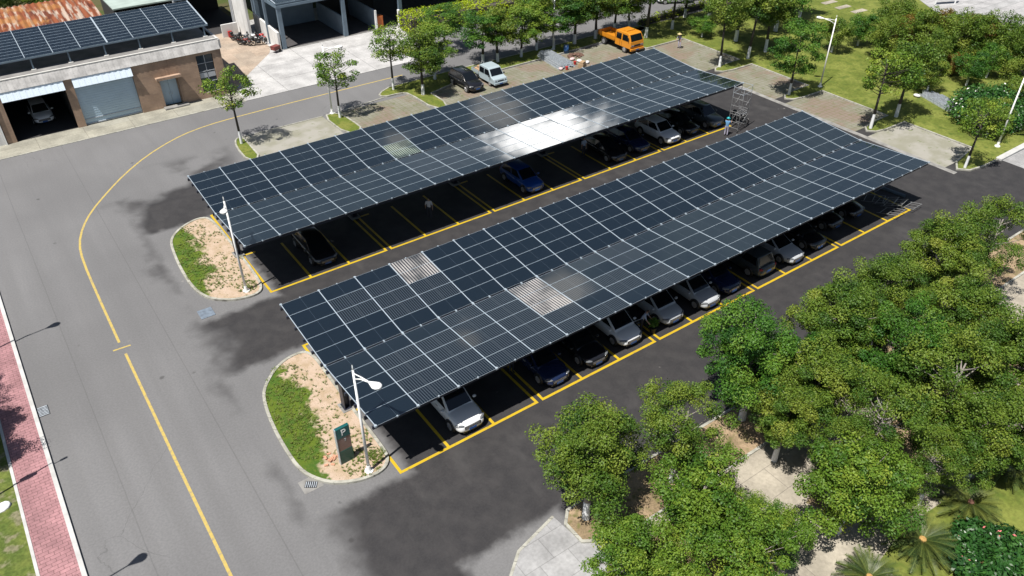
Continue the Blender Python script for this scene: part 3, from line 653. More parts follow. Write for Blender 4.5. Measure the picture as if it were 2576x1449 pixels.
    for o, ch in P:
        for x in [o]+ch: col.objects.unlink(x)
    return P
def car(kind, pm, x, y, rz, label, cat='car', group=None):
    root = empty('parked_car', (x, y, 0), rz, label, cat, group)
    for o, ch in car_proto(kind, pm):
        c = o.copy(); col.objects.link(c); c.parent = root
        for k in ch:
            d = k.copy(); col.objects.link(d); d.parent = c
    return root
DN = R(-90)
def bay(i): return bx(i)+W/2
def ncar(i, kind, pm, label, dx=0, front=.75, rz=DN, x0=0, y0=0, group='cars parked in the nearer front row'):
    L = SPEC[kind]['L']; return car(kind, pm, x0+bay(i)+dx, y0+front+L/2, rz, label, 'car', group)
ncar(1, 'suv', P_WHITE, 'white car with big grille parked second bay from the left end', .15, 0.1)
ncar(3, 'sedan', P_NAVY, 'dark navy car just right of the empty third bay', 0, 0.25)
ncar(4, 'sedan', P_BLACK, 'black car between the navy car and a white car, chrome grille showing', 0, 0.2)
ncar(5, 'mpv', P_WHITE, 'white car right of the black chrome grilled car', 0, 0.35)
ncar(6, 'mpv', P_SILVER, 'silver white car right of the potted plant', .25, 0.35)
ncar(7, 'hatch', P_SILVER, 'silver grey car half hidden behind the tree crown at the bay edge', .5, 0.15)
ncar(8, 'sedan', P_NAVY, 'dark navy car left of a grey car with its tail out', .0, 0.45)
ncar(9, 'suv', P_GREY, 'dark grey car parked tail outwards with red rear lamps', 0, 0.4, R(90))
ncar(10, 'sedan', P_SILVER, 'silver white saloon car right of the dark grey car', .1, 0.25)
ncar(11, 'sedan', P_BLACK, 'black car beside the silver white saloon near the right end', 0, 0.45)
ncar(12, 'hatch', P_BLACK, 'black hatchback deep in shade left of the scaffold frames', 0, 1.4)
ncar(13, 'sedan', P_BLACK, 'black saloon car in the shade beside the leaning scaffold frames', -.1, 1.5)
F0 = dict(x0=.49, y0=18.4635, group='cars parked in the farther row')
ncar(1, 'sedan', P_BLACK, 'lone black car near the left end of the farther carport', .1, 0.5, **F0)
ncar(7, 'hatch', P_BLUE, 'bright blue car alone in the middle of the farther carport', .0, 0.25, **F0)
ncar(10, 'sedan', P_BLACK, 'black car first of the group towards the right of the farther carport', 0, 0.35, **F0)
ncar(11, 'sedan', P_NAVY, 'dark car left of the white car under the farther carport', 0, 0.5, **F0)
ncar(12, 'suv', P_WHITE, 'white car under the farther carport with pale bonnet in the sun', .0, 0.1, **F0)
ncar(13, 'sedan', P_BLACK, 'low black car right of the white one under the farther carport', 0, 0.5, **F0)
ncar(14, 'suv', P_GREY, 'dark grey off roader by the scaffold tower at carport end', .0, 0.2, **F0)
car('suv', P_BLACK, 30.3, 40.9, DN, 'black car parked in tree shade beside the silver pickup', 'car')
car('hatch', P_WHITE, -6.6, 57.9, DN, 'white car parked inside the open garage bay', 'car')
car('sedan', P_WHITE, 68.6, 49.4, R(150), 'white car on the far road at the top of the yard', 'car')

def profile_body(b, prof, hw, taper=lambda z: 1.0, mi=0):
    n = len(prof); vs = [(x,-hw*taper(z),z) for x,z in prof]+[(x,hw*taper(z),z) for x,z in prof]
    b.add(vs, [tuple(range(n)), tuple(range(2*n-1, n-1, -1))]+[(i, i+n, (i+1)%n+n, (i+1)%n) for i in range(n)], mi)
def wheels(root, xs, hw, r, wd=.22):
    for x in xs:
        for s in (1, -1):
            t = MB(); t.cyl((x, s*(hw-wd/2), r), (0,1,0), r, wd, 22); o = t.build('wheel', RUBBER, root, bevel=.03)
            m = MB(); m.cyl((x, s*(hw+.004), r), (0,1,0), r*.6, .02, 18); m.cyl((x, s*(hw+.012), r), (0,1,0), r*.22, .03, 12); m.build('rim', RIM, o)
# orange crew-cab works truck
tk = empty('works_truck', (51.1, 40.6, 0), DN, 'orange double cab works truck with cargo bed parked on the far strip', 'truck')
tp_ = lambda z: 1-.10*max(0, (z-1.2))/1.0
b = MB(); profile_body(b, [(.15,.62),(2.72,.62),(2.80,.95),(2.74,1.38),(2.36,2.16),(2.2,2.25),(.25,2.25),(.15,2.15)], 1.0, tp_); b.build('cab', P_ORANGE, tk, bevel=.05, seg=3)
def tpane(root, name, c, a): bb = MB(); quad_pane(bb, c, *a); return bb.build(name, CARGLASS, root)
wv = lambda x, s, z: (x, s*tp_(z), z)
tpane(tk, 'windscreen', (wv(2.74,-1,1.38), wv(2.74,1,1.38), wv(2.36,1,2.16), wv(2.36,-1,2.16)), (.06,.94,.08,.93))
for s in (-1, 1):
    for xa, xb in ((.35,1.15),(1.35,2.35)):
        c = (wv(xa,-1,1.40), wv(xb,-1,1.40), wv(xb-(.22 if xb > 2 else 0),-1,2.02), wv(xa,-1,2.02)) if s < 0 else (wv(xb,1,1.40), wv(xa,1,1.40), wv(xa,1,2.02), wv(xb-(.22 if xb > 2 else 0),1,2.02))
        tpane(tk, 'side_window', c, (0,1,0,1))
    b = MB(); b.box((2.35, s*1.06-.04 if s > 0 else -1.10, 1.45), (2.45, s*1.06+.04 if s > 0 else -1.02, 1.85)); b.build('mirror', BLACK, tk, bevel=.02)
    MB().box((2.74,s*.68-.2,.88),(2.83,s*.68+.2,1.06)).build('headlight', LAMPGLASS, tk, bevel=.02)
    b = MB(); b.box((.98, s*1.003-.006, .7),(1.0, s*1.003+.006, 2.0)); b.box((1.28, s*1.003-.006, .7),(1.3, s*1.003+.006, 1.2)); b.build('door_seams', BLACK, tk)
MB().box((2.7,-1.0,.42),(2.9,1.0,.66)).build('bumper', P_ORANGE, tk, bevel=.03); MB().box((2.76,-.45,.86),(2.82,.45,1.08)).build('grille', BLACK, tk, bevel=.01)
MB().box((2.89,-.22,.46),(2.91,.22,.6)).build('number_plate', PLATE_B, tk)
MB().box((1.3,-.6,2.24),(1.6,.6,2.38)).build('light_bar', plain('amber_lens', (.5,.22,.02), .3), tk, bevel=.03)
MB().box((.4,-.7,2.245),(1.1,.7,2.3)).build('roof_panel', P_ORANGE, tk, bevel=.02)
MB().box((-2.75,-.42,.5),(2.4,.42,.72)).build('chassis', BLACK, tk)
b = MB(); b.box((-2.8,-.98,.92),(.05,.98,1.0)); b.build('bed_floor', P_ORANGE, tk)
for nm_, a, c in (('side_board', (-2.8,-1.0,1.002),(.05,-.95,1.42)), ('side_board', (-2.8,.95,1.002),(.05,1.0,1.42)), ('tail_board', (-2.85,-.94,1.0),(-2.8,.94,1.42)), ('head_board', (.06,-.94,1.0),(.11,.94,1.9))): MB().box(a, c).build(nm_, P_ORANGE, tk, bevel=.01)
b = MB(); [b.box((-2.6+i*.55,-1.02,1.0),(-2.54+i*.55,-1.001,1.42)) for i in range(5)]; b.build('board_ribs', P_ORANGE, tk)
wheels(tk, (1.75,-1.75), .98, .40)
# silver double-cab minitruck
mv = empty('pickup_van', (33.05, 40.75, 0), DN, 'pale silver double cab pickup van with load in the bed beside the black car', 'pickup')
tq = lambda z: 1-.13*max(0, (z-.95))/.9
b = MB(); profile_body(b, [(-.75,.36),(2.02,.36),(2.14,.62),(2.05,.90),(1.55,1.03),(1.02,1.70),(.8,1.80),(-.55,1.80),(-.75,1.68)], .81, tq); b.build('cab', P_PALE, mv, bevel=.06, seg=3)
wv = lambda x, s, z: (x, s*.81*tq(z), z)
tpane(mv, 'windscreen', (wv(1.55,-1,1.03), wv(1.55,1,1.03), wv(1.02,1,1.70), wv(1.02,-1,1.70)), (.06,.94,.08,.94))
for s in (-1, 1):
    for xa, xb, xc in ((-.6,.2,.2),(.32,1.35,.98)):
        c = (wv(xa,-1,1.08), wv(xb,-1,1.08), wv(xc,-1,1.6), wv(xa,-1,1.6)) if s < 0 else (wv(xb,1,1.08), wv(xa,1,1.08), wv(xa,1,1.6), wv(xc,1,1.6))
        tpane(mv, 'side_window', c, (0,1,0,1))
    ellipsoid((2.0, s*.6, .74), (.16,.12,.08), s*R(-40)).build('headlight', LAMPGLASS, mv, True); ellipsoid((1.35, s*.93, 1.12), (.07,.1,.1)).build('mirror', BLACK, mv, True)
MB().box((2.08,-.36,.66),(2.135,.36,.76)).build('grille', BLACK, mv, bevel=.01); MB().box((2.02,-.80,.34),(2.20,.80,.56)).build('bumper', P_PALE, mv, bevel=.04); MB().box((2.19,-.2,.38),(2.21,.2,.5)).build('number_plate', PLATE_B, mv)
b = MB(); b.box((-2.1,-.78,.62),(-.8,.78,.7)); b.box((-2.1,-.8,.7),(-.8,-.76,1.02)); b.box((-2.1,.76,.7),(-.8,.8,1.02)); b.box((-2.14,-.8,.62),(-2.1,.8,1.02)); b.build('cargo_bed', P_PALE, mv)
wheels(mv, (1.25,-1.35), .80, .30, .18)
tag(MB().box((-.5,-.6,0),(.6,.6,.25)).box((-.3,-.35,.25),(.5,.4,.5)).build('wooden_crate', plain('raw_timber', (.36,.24,.14), .8, var=.25, scale=5), bevel=.02), 'stack of light timber boxes in the bed of the silver pickup', 'crate').location = (33.05, 42.2, .70)

# ------------------------------------------------------------------ motorbikes
def bike_parts(c):
    P = []
    for x in (-.62, .66):
        b = MB(); pts = [(x+.27*math.cos(t*math.pi/8), 0, .30+.27*math.sin(t*math.pi/8)) for t in range(17)]; b.tube(pts, .05, 8, cap=False); b.cyl((x,0,.30),(0,1,0),.10,.12,10)
        for q in range(6): b.bar((x,0,.30),(x+.25*math.cos(q),0,.30+.25*math.sin(q)),.012,.012)
        P.append(('wheel', b, RUBBER))
    b = MB(); b.tube([(.66,.09,.3),(.45,.09,.85)], .025, 8); b.tube([(.66,-.09,.3),(.45,-.09,.85)], .025, 8); b.tube([(.36,-.36,.98),(.44,-.2,.99),(.45,.2,.99),(.36,.36,.98)], .02, 8); P.append(('fork', b, STEEL_G))
    b = MB(); b.box((-.25,-.14,.22),(.25,.14,.52)); b.tube([(.1,-.17,.3),(-.75,-.19,.34)], .05, 8); P.append(('engine', b, BLACK))
    b = MB(); b.sphere((.2,0,.70), 1, 0, 12, 8, (.28,.15,.14)); b.sphere((.5,0,.78), 1, 0, 10, 6, (.12,.16,.16)); b.sphere((.66,0,.56), 1, 0, 10, 6, (.26,.07,.06)); b.sphere((-.6,0,.60),1,0,10,6,(.3,.09,.08)); P.append(('fairing', b, c))
    b = MB(); b.sphere((-.3,0,.72), 1, 0, 12, 6, (.42,.14,.07)); b.box((-.75,-.15,.74),(-.5,.15,.98)); P.append(('seat', b, BLACK))
    return P
def motorbike(x, y, rz, c, label, group='motorbikes parked by the workshop'):
    r = empty('motorbike', (x, y, .02), rz, label, 'motorbike', group)
    for n, b, m in bike_parts(c): b.build(n, m, r, True)
    return r
RED = plain('red_plastic', (.38,.03,.03), .4); MAROON = plain('maroon_plastic', (.16,.035,.03), .5)
motorbike(15.9, 68.2, R(-70), P_BLACK, 'black motorbike leftmost of the parked cluster by the white wall'); motorbike(16.7, 67.5, R(-65), P_GREY, 'grey motorbike second from the left in the cluster')
motorbike(17.5, 67.2, R(-72), P_WHITE, 'white faired motorbike in the middle of the parked cluster'); motorbike(18.3, 66.8, R(-60), RED, 'red motorbike fourth in the parked cluster'); motorbike(17.6, 65.4, R(-20), P_BLACK, 'black motorbike standing across in front of the cluster'); motorbike(16.2, 66.3, R(-55), MAROON, 'maroon motorbike at the near left of the cluster')
motorbike(46.3, 18.6, R(-80), P_BLACK, 'black motorbike standing behind the scaffold tower', 'motorbikes in the car park'); motorbike(17.2, 1.7, R(-95), P_BLACK, 'black motorbike next to the potted plant in the bay', 'motorbikes in the car park')

# ------------------------------------------------------------------ people
def person(x, y, rz, label, shirt, trousers, hat=None, pose='stand', scale=1.0, z=0):
    J = {}; E = []
    def j(n, p, r, par=None, t='shirt'):
        J[n] = (Vector(p), r, t)
        if par: E.append((par, n))
    b = .10 if pose == 'bend' else 0
    j('pelvis', (0,0,.95), .135, None, 'trousers'); j('waist', (b*.6,0,1.10), .125, 'pelvis'); j('chest', (b*1.6,0,1.32), .15, 'waist'); j('neckb', (b*2.2,0,1.47), .07, 'chest'); j('neck', (b*2.5,0,1.54), .052, 'neckb', 'skin')
    j('head', (.02+b*2.8,0,1.62), .088, 'neck', 'skin'); j('crown', (.0+b*3,0,1.71), .082, 'head', 'hair'); j('nose', (.115+b*2.8,0,1.615), .014, 'head', 'skin')
    for s, n in ((1,'l'),(-1,'r')):
        st = .10*s if pose == 'walk' else 0
        j('hip'+n, (0,.095*s,.90), .10, 'pelvis', 'trousers'); j('knee'+n, (.03+st,.11*s,.50), .066, 'hip'+n, 'trousers'); j('ankle'+n, (-.01+st*1.3,.115*s,.10), .045, 'knee'+n, 'trousers'); j('toe'+n, (.16+st*1.3,.13*s,.04), .04, 'ankle'+n, 'shoe')
        j('shoulder'+n, (b*1.8,.185*s,1.41), .068, 'chest')
        reach = {'stand': .05, 'walk': .12*s, 'bend': .28, 'reach': .42}[pose]; ez = {'reach': 1.22, 'bend': 1.12}.get(pose, 1.13); hz = {'reach': 1.25, 'bend': .98}.get(pose, .88)
        j('elbow'+n, (b*1.8+reach*.45,.25*s,ez), .046, 'shoulder'+n); j('wrist'+n, (b*1.8+reach,.26*s,hz), .033, 'elbow'+n, 'skin'); 
        d = (J['wrist'+n][0]-J['elbow'+n][0]).normalized(); o = Vector((0,1,0)).cross(d).normalized()
        j('palm'+n, J['wrist'+n][0]+d*.07, .036, 'wrist'+n, 'skin')
        for q, (ow, ln) in enumerate(((-.033,.072),(-.011,.085),(.011,.08),(.033,.06))):
            p1 = J['palm'+n][0]+d*.03+o*ow; j(f'f{q}a'+n, p1, .011, 'palm'+n, 'skin'); j(f'f{q}b'+n, p1+d*ln*.7+Vector((.01,-.012*s,0)), .0085, f'f{q}a'+n, 'skin')
        j('tha'+n, J['wrist'+n][0]+d*.045+o*.045, .012, 'palm'+n, 'skin'); j('thb'+n, J['wrist'+n][0]+d*.085+o*.062, .009, 'tha'+n, 'skin')
    names = list(J); idx = {n: i for i, n in enumerate(names)}
    me = bpy.data.meshes.new('body'); me.from_pydata([J[n][0] for n in names], [(idx[a], idx[c]) for a, c in E], [])
    o = bpy.data.objects.new('person', me); col.objects.link(o); sk = o.modifiers.new('skin', 'SKIN'); sk.use_smooth_shade = True
    for n in names: v = me.skin_vertices[0].data[idx[n]]; v.radius = (J[n][1], J[n][1]); v.use_root = (n == 'pelvis')
    su = o.modifiers.new('sub', 'SUBSURF'); su.levels = su.render_levels = 1
    bake(o); me = o.data; tags = ['shirt', 'trousers', 'skin', 'hair', 'shoe']
    for m in (shirt, trousers, SKIN, HAIR, BLACK): me.materials.append(m)
    segs = [(J[a][0], J[c][0], J[c][2]) for a, c in E]
    for p in me.polygons:
        c = p.center; best = min(segs, key=lambda q: (c-(q[0]+(q[1]-q[0])*max(0, min(1, (c-q[0]).dot(q[1]-q[0])/((q[1]-q[0]).length_squared+1e-9))))).length)
        p.material_index = tags.index(best[2]); p.use_smooth = True
    o.location = (x, y, z); o.rotation_euler = (0, 0, rz); o.scale = (scale,)*3; tag(o, label, 'person')
    if hat:
        hb = MB(); cx = b*3+.01
        if hat == 'straw': hb.tube([(cx,0,1.70),(cx,0,1.705),(cx,0,1.72),(cx,0,1.80),(cx,0,1.83)], [.26,.25,.12,.10,.04], 16); m = C_TAN
        else: hb.sphere((cx,0,1.71), .125, 0, 14, 8, (1.1,1,.85)); hb.tube([(cx+.03,0,1.685),(cx+.03,0,1.70)], [.17,.165], 16); m = C_TEAL
        hb.build('hat', m, o, True)
    return o
person(43.0, 17.3, R(30), 'person in blue shirt and teal helmet reaching to the scaffold tower', C_BLUE, C_LILAC, 'helmet', 'reach')
person(56.3, 36.3, R(200), 'person in straw hat and grey clothes standing on the far bay', C_GREY, C_LILAC, 'straw', 'bend')
person(*at(1286, 938), R(-90), 'person in pale blue shirt standing between the white and navy cars', C_PALE, C_DARK)
person(*at(1612, 832), R(-60), 'person in pale shirt beside the potted plant under the carport', C_PALE, C_DARK, None, 'bend')
person(*at(1081, 548), R(-120), 'person in white shirt standing in deep shade of the farther carport', C_WHITE, C_DARK, None, 'walk')
person(*at(1467, 392), R(-90), 'person in light blue shirt at the edge of the farther carport', C_PALE, C_DARK)

# ------------------------------------------------------------------ loose things
def thingb(name, mb, m, loc, label, cat, group=None, rz=0, bevel=0, smooth=False):
    o = mb.build(name, m, None, smooth, bevel=bevel); o.location = loc; o.rotation_euler = (0, 0, rz); return tag(o, label, cat, group)
def channel(L):
    b = MB(); b.box((-.08,-L/2,0),(.08,L/2,.012)); b.box((-.08,-L/2,.012),(-.066,L/2,.17)); b.box((.066,-L/2,.012),(.08,L/2,.17)); b.box((-.066,-L/2,.158),(-.04,L/2,.17)); b.box((.04,-L/2,.158),(.066,L/2,.17)); return b
def bundle(cx, cy, rz, n, layers, L, label, group, z0=.01, jit=.12):
    rr = random.Random(int(cx*7)); base = channel(L).mesh('steel_channel', STEEL_G)
    for l in range(layers):
        for i in range(n-l):
            o = bpy.data.objects.new('steel_channel', base); col.objects.link(o); u = (i-(n-l-1)/2)*.21; v = rr.uniform(-jit, jit)*3
            o.location = (cx+u*math.cos(rz)-v*math.sin(rz), cy+u*math.sin(rz)+v*math.cos(rz), z0+.176*l); o.rotation_euler = (0, 0, rz+rr.gauss(0, .01)); tag(o, label, 'steel channel', group)
bundle(42.1, 41.2, R(-6), 10, 3, 4.6, 'galvanised steel channel in the neat stack on the far parking strip', 'steel channels stacked on the far strip', .01, .08)
bundle(65.4, 9.3, R(-22), 9, 2, 4.8, 'galvanised steel channel in the loose bundle lying on the lawn', 'steel channels lying on the lawn', .11, .3)
def sack(): return ellipsoid((0,0,.14), (.36,.25,.15), 0, 14, 8)
SACKW = cloth('white_sack', (.55,.54,.55)); SACKP = cloth('pinkish_sack', (.5,.38,.38)); CARD = cloth('cardboard', (.32,.22,.13)); DRUMB = plain('blue_drum', (.03,.10,.26), .4)
for i, (x, y, m, lb) in enumerate(((41.1,38.9,SACKP,'pinkish sack at the near left foot of the steel stack'),(44.6,38.7,SACKW,'white sack rightmost of the clutter by the steel stack'),(44.2,39.5,SACKW,'white sack behind the rightmost sack'),(43.9,40.4,SACKP,'pale pink sack lying right of the steel stack'),(65.0,12.2,SACKW,'white wrap at the upper left end of the lawn steel bundle'),(65.6,6.3,SACKW,'white wrap at the lower right end of the lawn steel bundle'))):
    thingb('sack', sack(), m, (x, y, .01 if x < 60 else .12), lb, 'sack', 'sacks around the steel', rng.random()*3, 0, True)
def bucket():
    b = MB(); b.tube([(0,0,0),(0,0,.34)], [.13,.16], 16); b.tube([(0,0,.30),(0,0,.35)], .17, 16); return b
thingb('bucket', bucket(), RED, (41.6,38.5,.01), 'red bucket in front of the steel stack', 'bucket'); thingb('bucket', bucket(), RED, (43.3,39.2,.01), 'red bucket just right of the steel stack', 'bucket')
thingb('drum', MB().tube([(0,0,0),(0,0,.28),(0,0,.3),(0,0,.58),(0,0,.6),(0,0,.88)], [.28,.28,.30,.30,.28,.28], 18), DRUMB, (44.8,42.6,.01), 'blue drum standing in shade behind the clutter', 'drum', smooth=True)
thingb('carton', MB().box((-.4,-.3,0),(.4,.3,.4)).box((-.36,-.27,.4),(.3,.2,.62)), CARD, (43.5,38.2,.01), 'brown cardboard cartons at the near right of the steel stack', 'carton', rz=.4, bevel=.015)
def rubble(n, rx, ry, h, sz, seed):
    q_ = random.Random(seed); b = MB()
    for i in range(n):
        an, q = q_.uniform(0,6.3), q_.random()**.6; m4 = Matrix.Translation((rx*q*math.cos(an), ry*q*math.sin(an), h*(1-q)*q_.random()+sz*.3)) @ Matrix.Rotation(q_.uniform(0,3), 4, 'Z') @ Matrix.Rotation(q_.gauss(0,.5), 4, 'X'); k = sz*q_.uniform(.5,1.3); b.box((-k,-k*.6,-k*.35),(k,k*.6,k*.35), 0, m4)
    return b
thingb('debris_pile', rubble(70, 1.0, .7, .35, .16, 8), cloth('red_brown_rubble', (.13,.075,.055)), (44.9,41.2,.0), 'red brown rubble heap behind the sacks', 'rubble')
BRK = cloth('salmon_brick', (.42,.22,.14)); rq = random.Random(5); bb = MB()
for i in range(14):
    an, q = rq.uniform(0,6.3), rq.random()**.6; m4 = Matrix.Translation((.5*q*math.cos(an), .42*q*math.sin(an), .03+.12*(1-q)*rq.random())) @ Matrix.Rotation(rq.uniform(0,3), 4, 'Z') @ Matrix.Rotation(rq.gauss(0,.3), 4, 'X'); bb.box((-.1,-.05,-.03),(.1,.05,.03), 0, m4)
thingb('brick_pile', bb, BRK, (-2.6,2.75,.1), 'low heap of salmon bricks left of the parking sign', 'bricks')
DKSTEEL = plain('weathered_tube', (.2,.205,.21), .5, .3)
# scaffold: H-frames, tower and flat-lying frames
def hframe(b, p, ux, L, h, rad=.026):
    p = Vector(p); ux = Vector(ux).normalized()*L; z = Vector((0,0,h))
    b.tube([p, p+z], rad, 8); b.tube([p+ux, p+ux+z], rad, 8)
    for t in (.12,.5,.97): b.tube([p+z*t, p+ux+z*t], rad*.9, 8)
    b.tube([p+ux*.3+z*.5, p+ux*.3+z*.97], rad*.7, 6); b.tube([p+ux*.7+z*.5, p+ux*.7+z*.97], rad*.7, 6)
tw = empty('scaffold_tower', (44.3, 17.1, 0), R(12), 'grey tubular scaffold tower on wheels at the right end of the farther carport', 'scaffold')
for l in range(2):
    for xx in (0, 1.5):
        b = MB(); hframe(b, (xx, 0, .18+l*1.5), (0,1,0), 1.0, 1.5); b.build('frame', DKSTEEL, tw)
    b = MB(); b.tube([(0,0,.4+l*1.5),(1.5,0,1.4+l*1.5)], .018, 6); b.tube([(1.5,0,.4+l*1.5),(0,0,1.4+l*1.5)], .018, 6); b.tube([(0,1,.4+l*1.5),(1.5,1,1.4+l*1.5)], .018, 6); b.tube([(1.5,1,.4+l*1.5),(0,1,1.4+l*1.5)], .018, 6); b.build('cross_brace', DKSTEEL, tw)
b = MB(); [b.box((0,.1+i*.2,1.67),(1.5,.16+i*.2,1.70)) for i in range(3)]; b.build('platform', DKSTEEL, tw)
b = MB(); 
for z in (3.6, 4.1): b.tube([(0,0,z),(1.5,0,z),(1.5,1,z),(0,1,z),(0,0,z)], .02, 6)
for x_, y_ in ((0,0),(1.5,0),(1.5,1),(0,1)): b.tube([(x_,y_,3.1),(x_,y_,4.15)], .022, 6)
b.build('guard_rail', STEEL_G, tw)
for x_, y_ in ((0,0),(1.5,0),(1.5,1),(0,1)): b = MB(); b.cyl((x_,y_,.09),(0,1,0),.09,.05,14); b.build('caster', BLACK, tw)
for i, (x, y, rz, lean) in enumerate(((42.9,2.2,.25,1.2),(42.0,1.2,.1,1.3),(43.1,1.6,.2,1.15),(44.0,1.1,.05,1.35),(44.6,3.2,1.3,1.2),(42.6,3.0,.4,1.4))):
    b = MB(); hframe(b, (0,0,0), (1,0,0), 1.25, 1.6); o = b.build('scaffolding', DKSTEEL); o.location = (x, y, .05); o.rotation_euler = (lean, 0, rz)
    tag(o, 'grey tubular scaffold frame leaning in the shade at the right end of the nearer carport', 'scaffolding', 'scaffolding lying at the carport end')
for i, (x, y, rz, lb) in enumerate(((45.6,3.4,R(8),'blue grey steel beam lying across the right end bay'),(45.1,5.2,R(14),'second steel beam lying behind the first at the carport end'))):
    o = channel(4.2).build('steel_beam', SLATE); o.location = (x, y, .06); o.rotation_euler = (0,0,rz); tag(o, lb, 'steel beam')

# ------------------------------------------------------------------ buildings
g, TILEWALL = mat('brown_wall_tiles')
br = g.N.new('ShaderNodeTexBrick'); br.inputs['Scale'].default_value = 1; br.inputs['Brick Width'].default_value = .45; br.inputs['Row Height'].default_value = .16; br.inputs['Mortar Size'].default_value = .008
cb = g.N.new('ShaderNodeCombineXYZ'); X, Y, Zc = g.xyz(); g.L.new(g.math('ADD', X, Y), cb.inputs[0]); g.L.new(Zc, cb.inputs[1]); g.L.new(cb.outputs[0], br.inputs['Vector'])
br.inputs['Color1'].default_value = (.37,.26,.185,1); br.inputs['Color2'].default_value = (.32,.225,.165,1); br.inputs['Mortar'].default_value = (.30,.2,.15,1)
g.out(g.mix(g.rmap(g.noise(1, 5, g.scaled(1.8, 1.8, .2)), .52, .7, 0, .55), g.mix(1.0, br.outputs[0], g.rmap(g.noise(.8, 5), .3, .7, .85, 1.15), 'MULTIPLY'), (.17,.12,.09)), .8, .3)
ROOFTILE = plain('grey_roof_tiles', (.42,.41,.40), .85, var=.25, scale=1.6, bump=.3)
ROOFCON = plain('grey_roof_concrete', (.19,.185,.18), .9, var=.25, scale=.9)
COPING = plain('white_coping', (.55,.54,.51), .7); SHUTTER = plain('pale_blue_shutter', (.40,.52,.62), .4, .2, var=.06, scale=.8); PELMET = plain('blue_white_pelmet', (.75,.85,.95), .5)
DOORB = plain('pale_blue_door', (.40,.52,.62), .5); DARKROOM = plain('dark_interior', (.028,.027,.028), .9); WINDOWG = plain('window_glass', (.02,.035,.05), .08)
FRAMEW = plain('window_frame', (.4,.42,.45), .5)
gb = empty('garage_building', (-3, 53.3, 0), 0, 'long low garage building with brown tiled front and solar panels on its roof', 'building')
def part(root, name, boxes, m, bevel=0):
    b = MB(); ox, oy, oz = root.location
    for a, c in boxes: b.box((a[0]-ox, a[1]-oy, a[2]-oz), (c[0]-ox, c[1]-oy, c[2]-oz))
    o = b.build(name, m, root, bevel=bevel); return o
yf = 53.3
def wallp(x0, x1, z0=0.0, z1=4.6, y1=.35): return ((x0, yf, z0), (x1, yf+y1, z1))
for x0, x1 in ((-10.15,-9.4),(-4.3,-3.6)): part(gb, 'pillar', [wallp(x0, x1)], TILEWALL)
part(gb, 'front_wall', [wallp(1.5, 3.65), wallp(3.65, 5.35, 2.75), wallp(5.35, 7.45), wallp(7.45, 9.05, 0, .55), wallp(7.45, 9.05, 4.3), wallp(9.05, 9.9)], TILEWALL)
part(gb, 'end_wall', [((9.6, yf+.352, 0), (9.9, 66, 5.3))], TILEWALL)
part(gb, 'rear_wall', [((-40, 65.7, 0), (9.597, 66, 5.3))], OFFWHITE)
part(gb, 'white_front_wall', [wallp(-40, -10.35)], OFFWHITE); part(gb, 'drain_pipe', [((-10.34, yf-.12, 0), (-10.2, yf-.01, 4.6))], WHITE)
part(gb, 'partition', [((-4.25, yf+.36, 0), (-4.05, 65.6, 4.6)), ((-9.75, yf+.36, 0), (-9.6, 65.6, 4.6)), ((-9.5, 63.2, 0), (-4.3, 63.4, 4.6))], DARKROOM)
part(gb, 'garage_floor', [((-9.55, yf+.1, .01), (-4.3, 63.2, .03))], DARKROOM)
for x0 in (-9.39, -3.59):
    b = MB()
    for i in range(20):
        xa, xb = x0+i*.254, x0+i*.254+.25; o_ = .012*(i % 2); q = [(xa,-.27-o_,3.78),(xb,-.27-o_,3.78),(xb,-.03-o_,4.56),(xa,-.03-o_,4.56)]
        q = [(x+3, y, z) for x, y, z in q]; b.add(q+[(x, y+.03, z+.01) for x, y, z in q], [(0,1,2,3),(7,6,5,4),(0,4,5,1),(1,5,6,2),(2,6,7,3),(3,7,4,0)])
    b.build('awning', PELMET, gb)
sh = part(gb, 'roller_shutter', [((-3.58, yf+.28+.012*(i % 2), .08+i*.11), (1.48, yf+.34, .08+i*.11+.108)) for i in range(34)], SHUTTER)
part(gb, 'shutter_bar', [((-3.58, yf+.22, .02), (1.48, yf+.33, .14)), ((-3.58, yf+.24, .52), (1.48, yf+.275, .58))], FRAMEW)
part(gb, 'door_reveal', [((3.66, yf+.36, 0), (3.70, yf+.75, 2.74)), ((5.30, yf+.36, 0), (5.34, yf+.75, 2.74))], TILEWALL)
for x0, x1 in ((3.72, 4.49), (4.51, 5.28)):
    d = part(gb, 'door', [((x0, yf+.62, .03), (x1, yf+.68, 2.6))], DOORB, .01); part(gb, 'door_handle', [((x1-.14 if x0 < 4 else x0+.1, yf+.58, 1.0), (x1-.10 if x0 < 4 else x0+.14, yf+.618, 1.3))], FRAMEW)
part(gb, 'door_canopy', [((3.3, yf-.75, 2.95), (5.6, yf-.003, 3.08)), ((3.3, yf-.75, 3.083), (5.6, yf-.65, 3.2))], TILEWALL)
part(gb, 'door_step', [((3.4, yf-.7, .02), (5.7, yf-.002, .14))], CONPAD)
for z0, z1 in ((.6,1.55),(1.65,2.6),(2.7,3.4),(3.5,4.25)):
    w_ = part(gb, 'window', [((7.5, yf+.15, z0), (9.0, yf+.2, z1))], WINDOWG); part(gb, 'window_frame', [((7.47, yf+.1, z0-.05), (9.03, yf+.22, z0-.002)), ((8.22, yf+.12, z0), (8.28, yf+.148, z1))], FRAMEW)
part(gb, 'spandrel', [((7.5, yf+.12, 2.05), (9.0, yf+.145, 2.55))], FRAMEW)
b = MB()
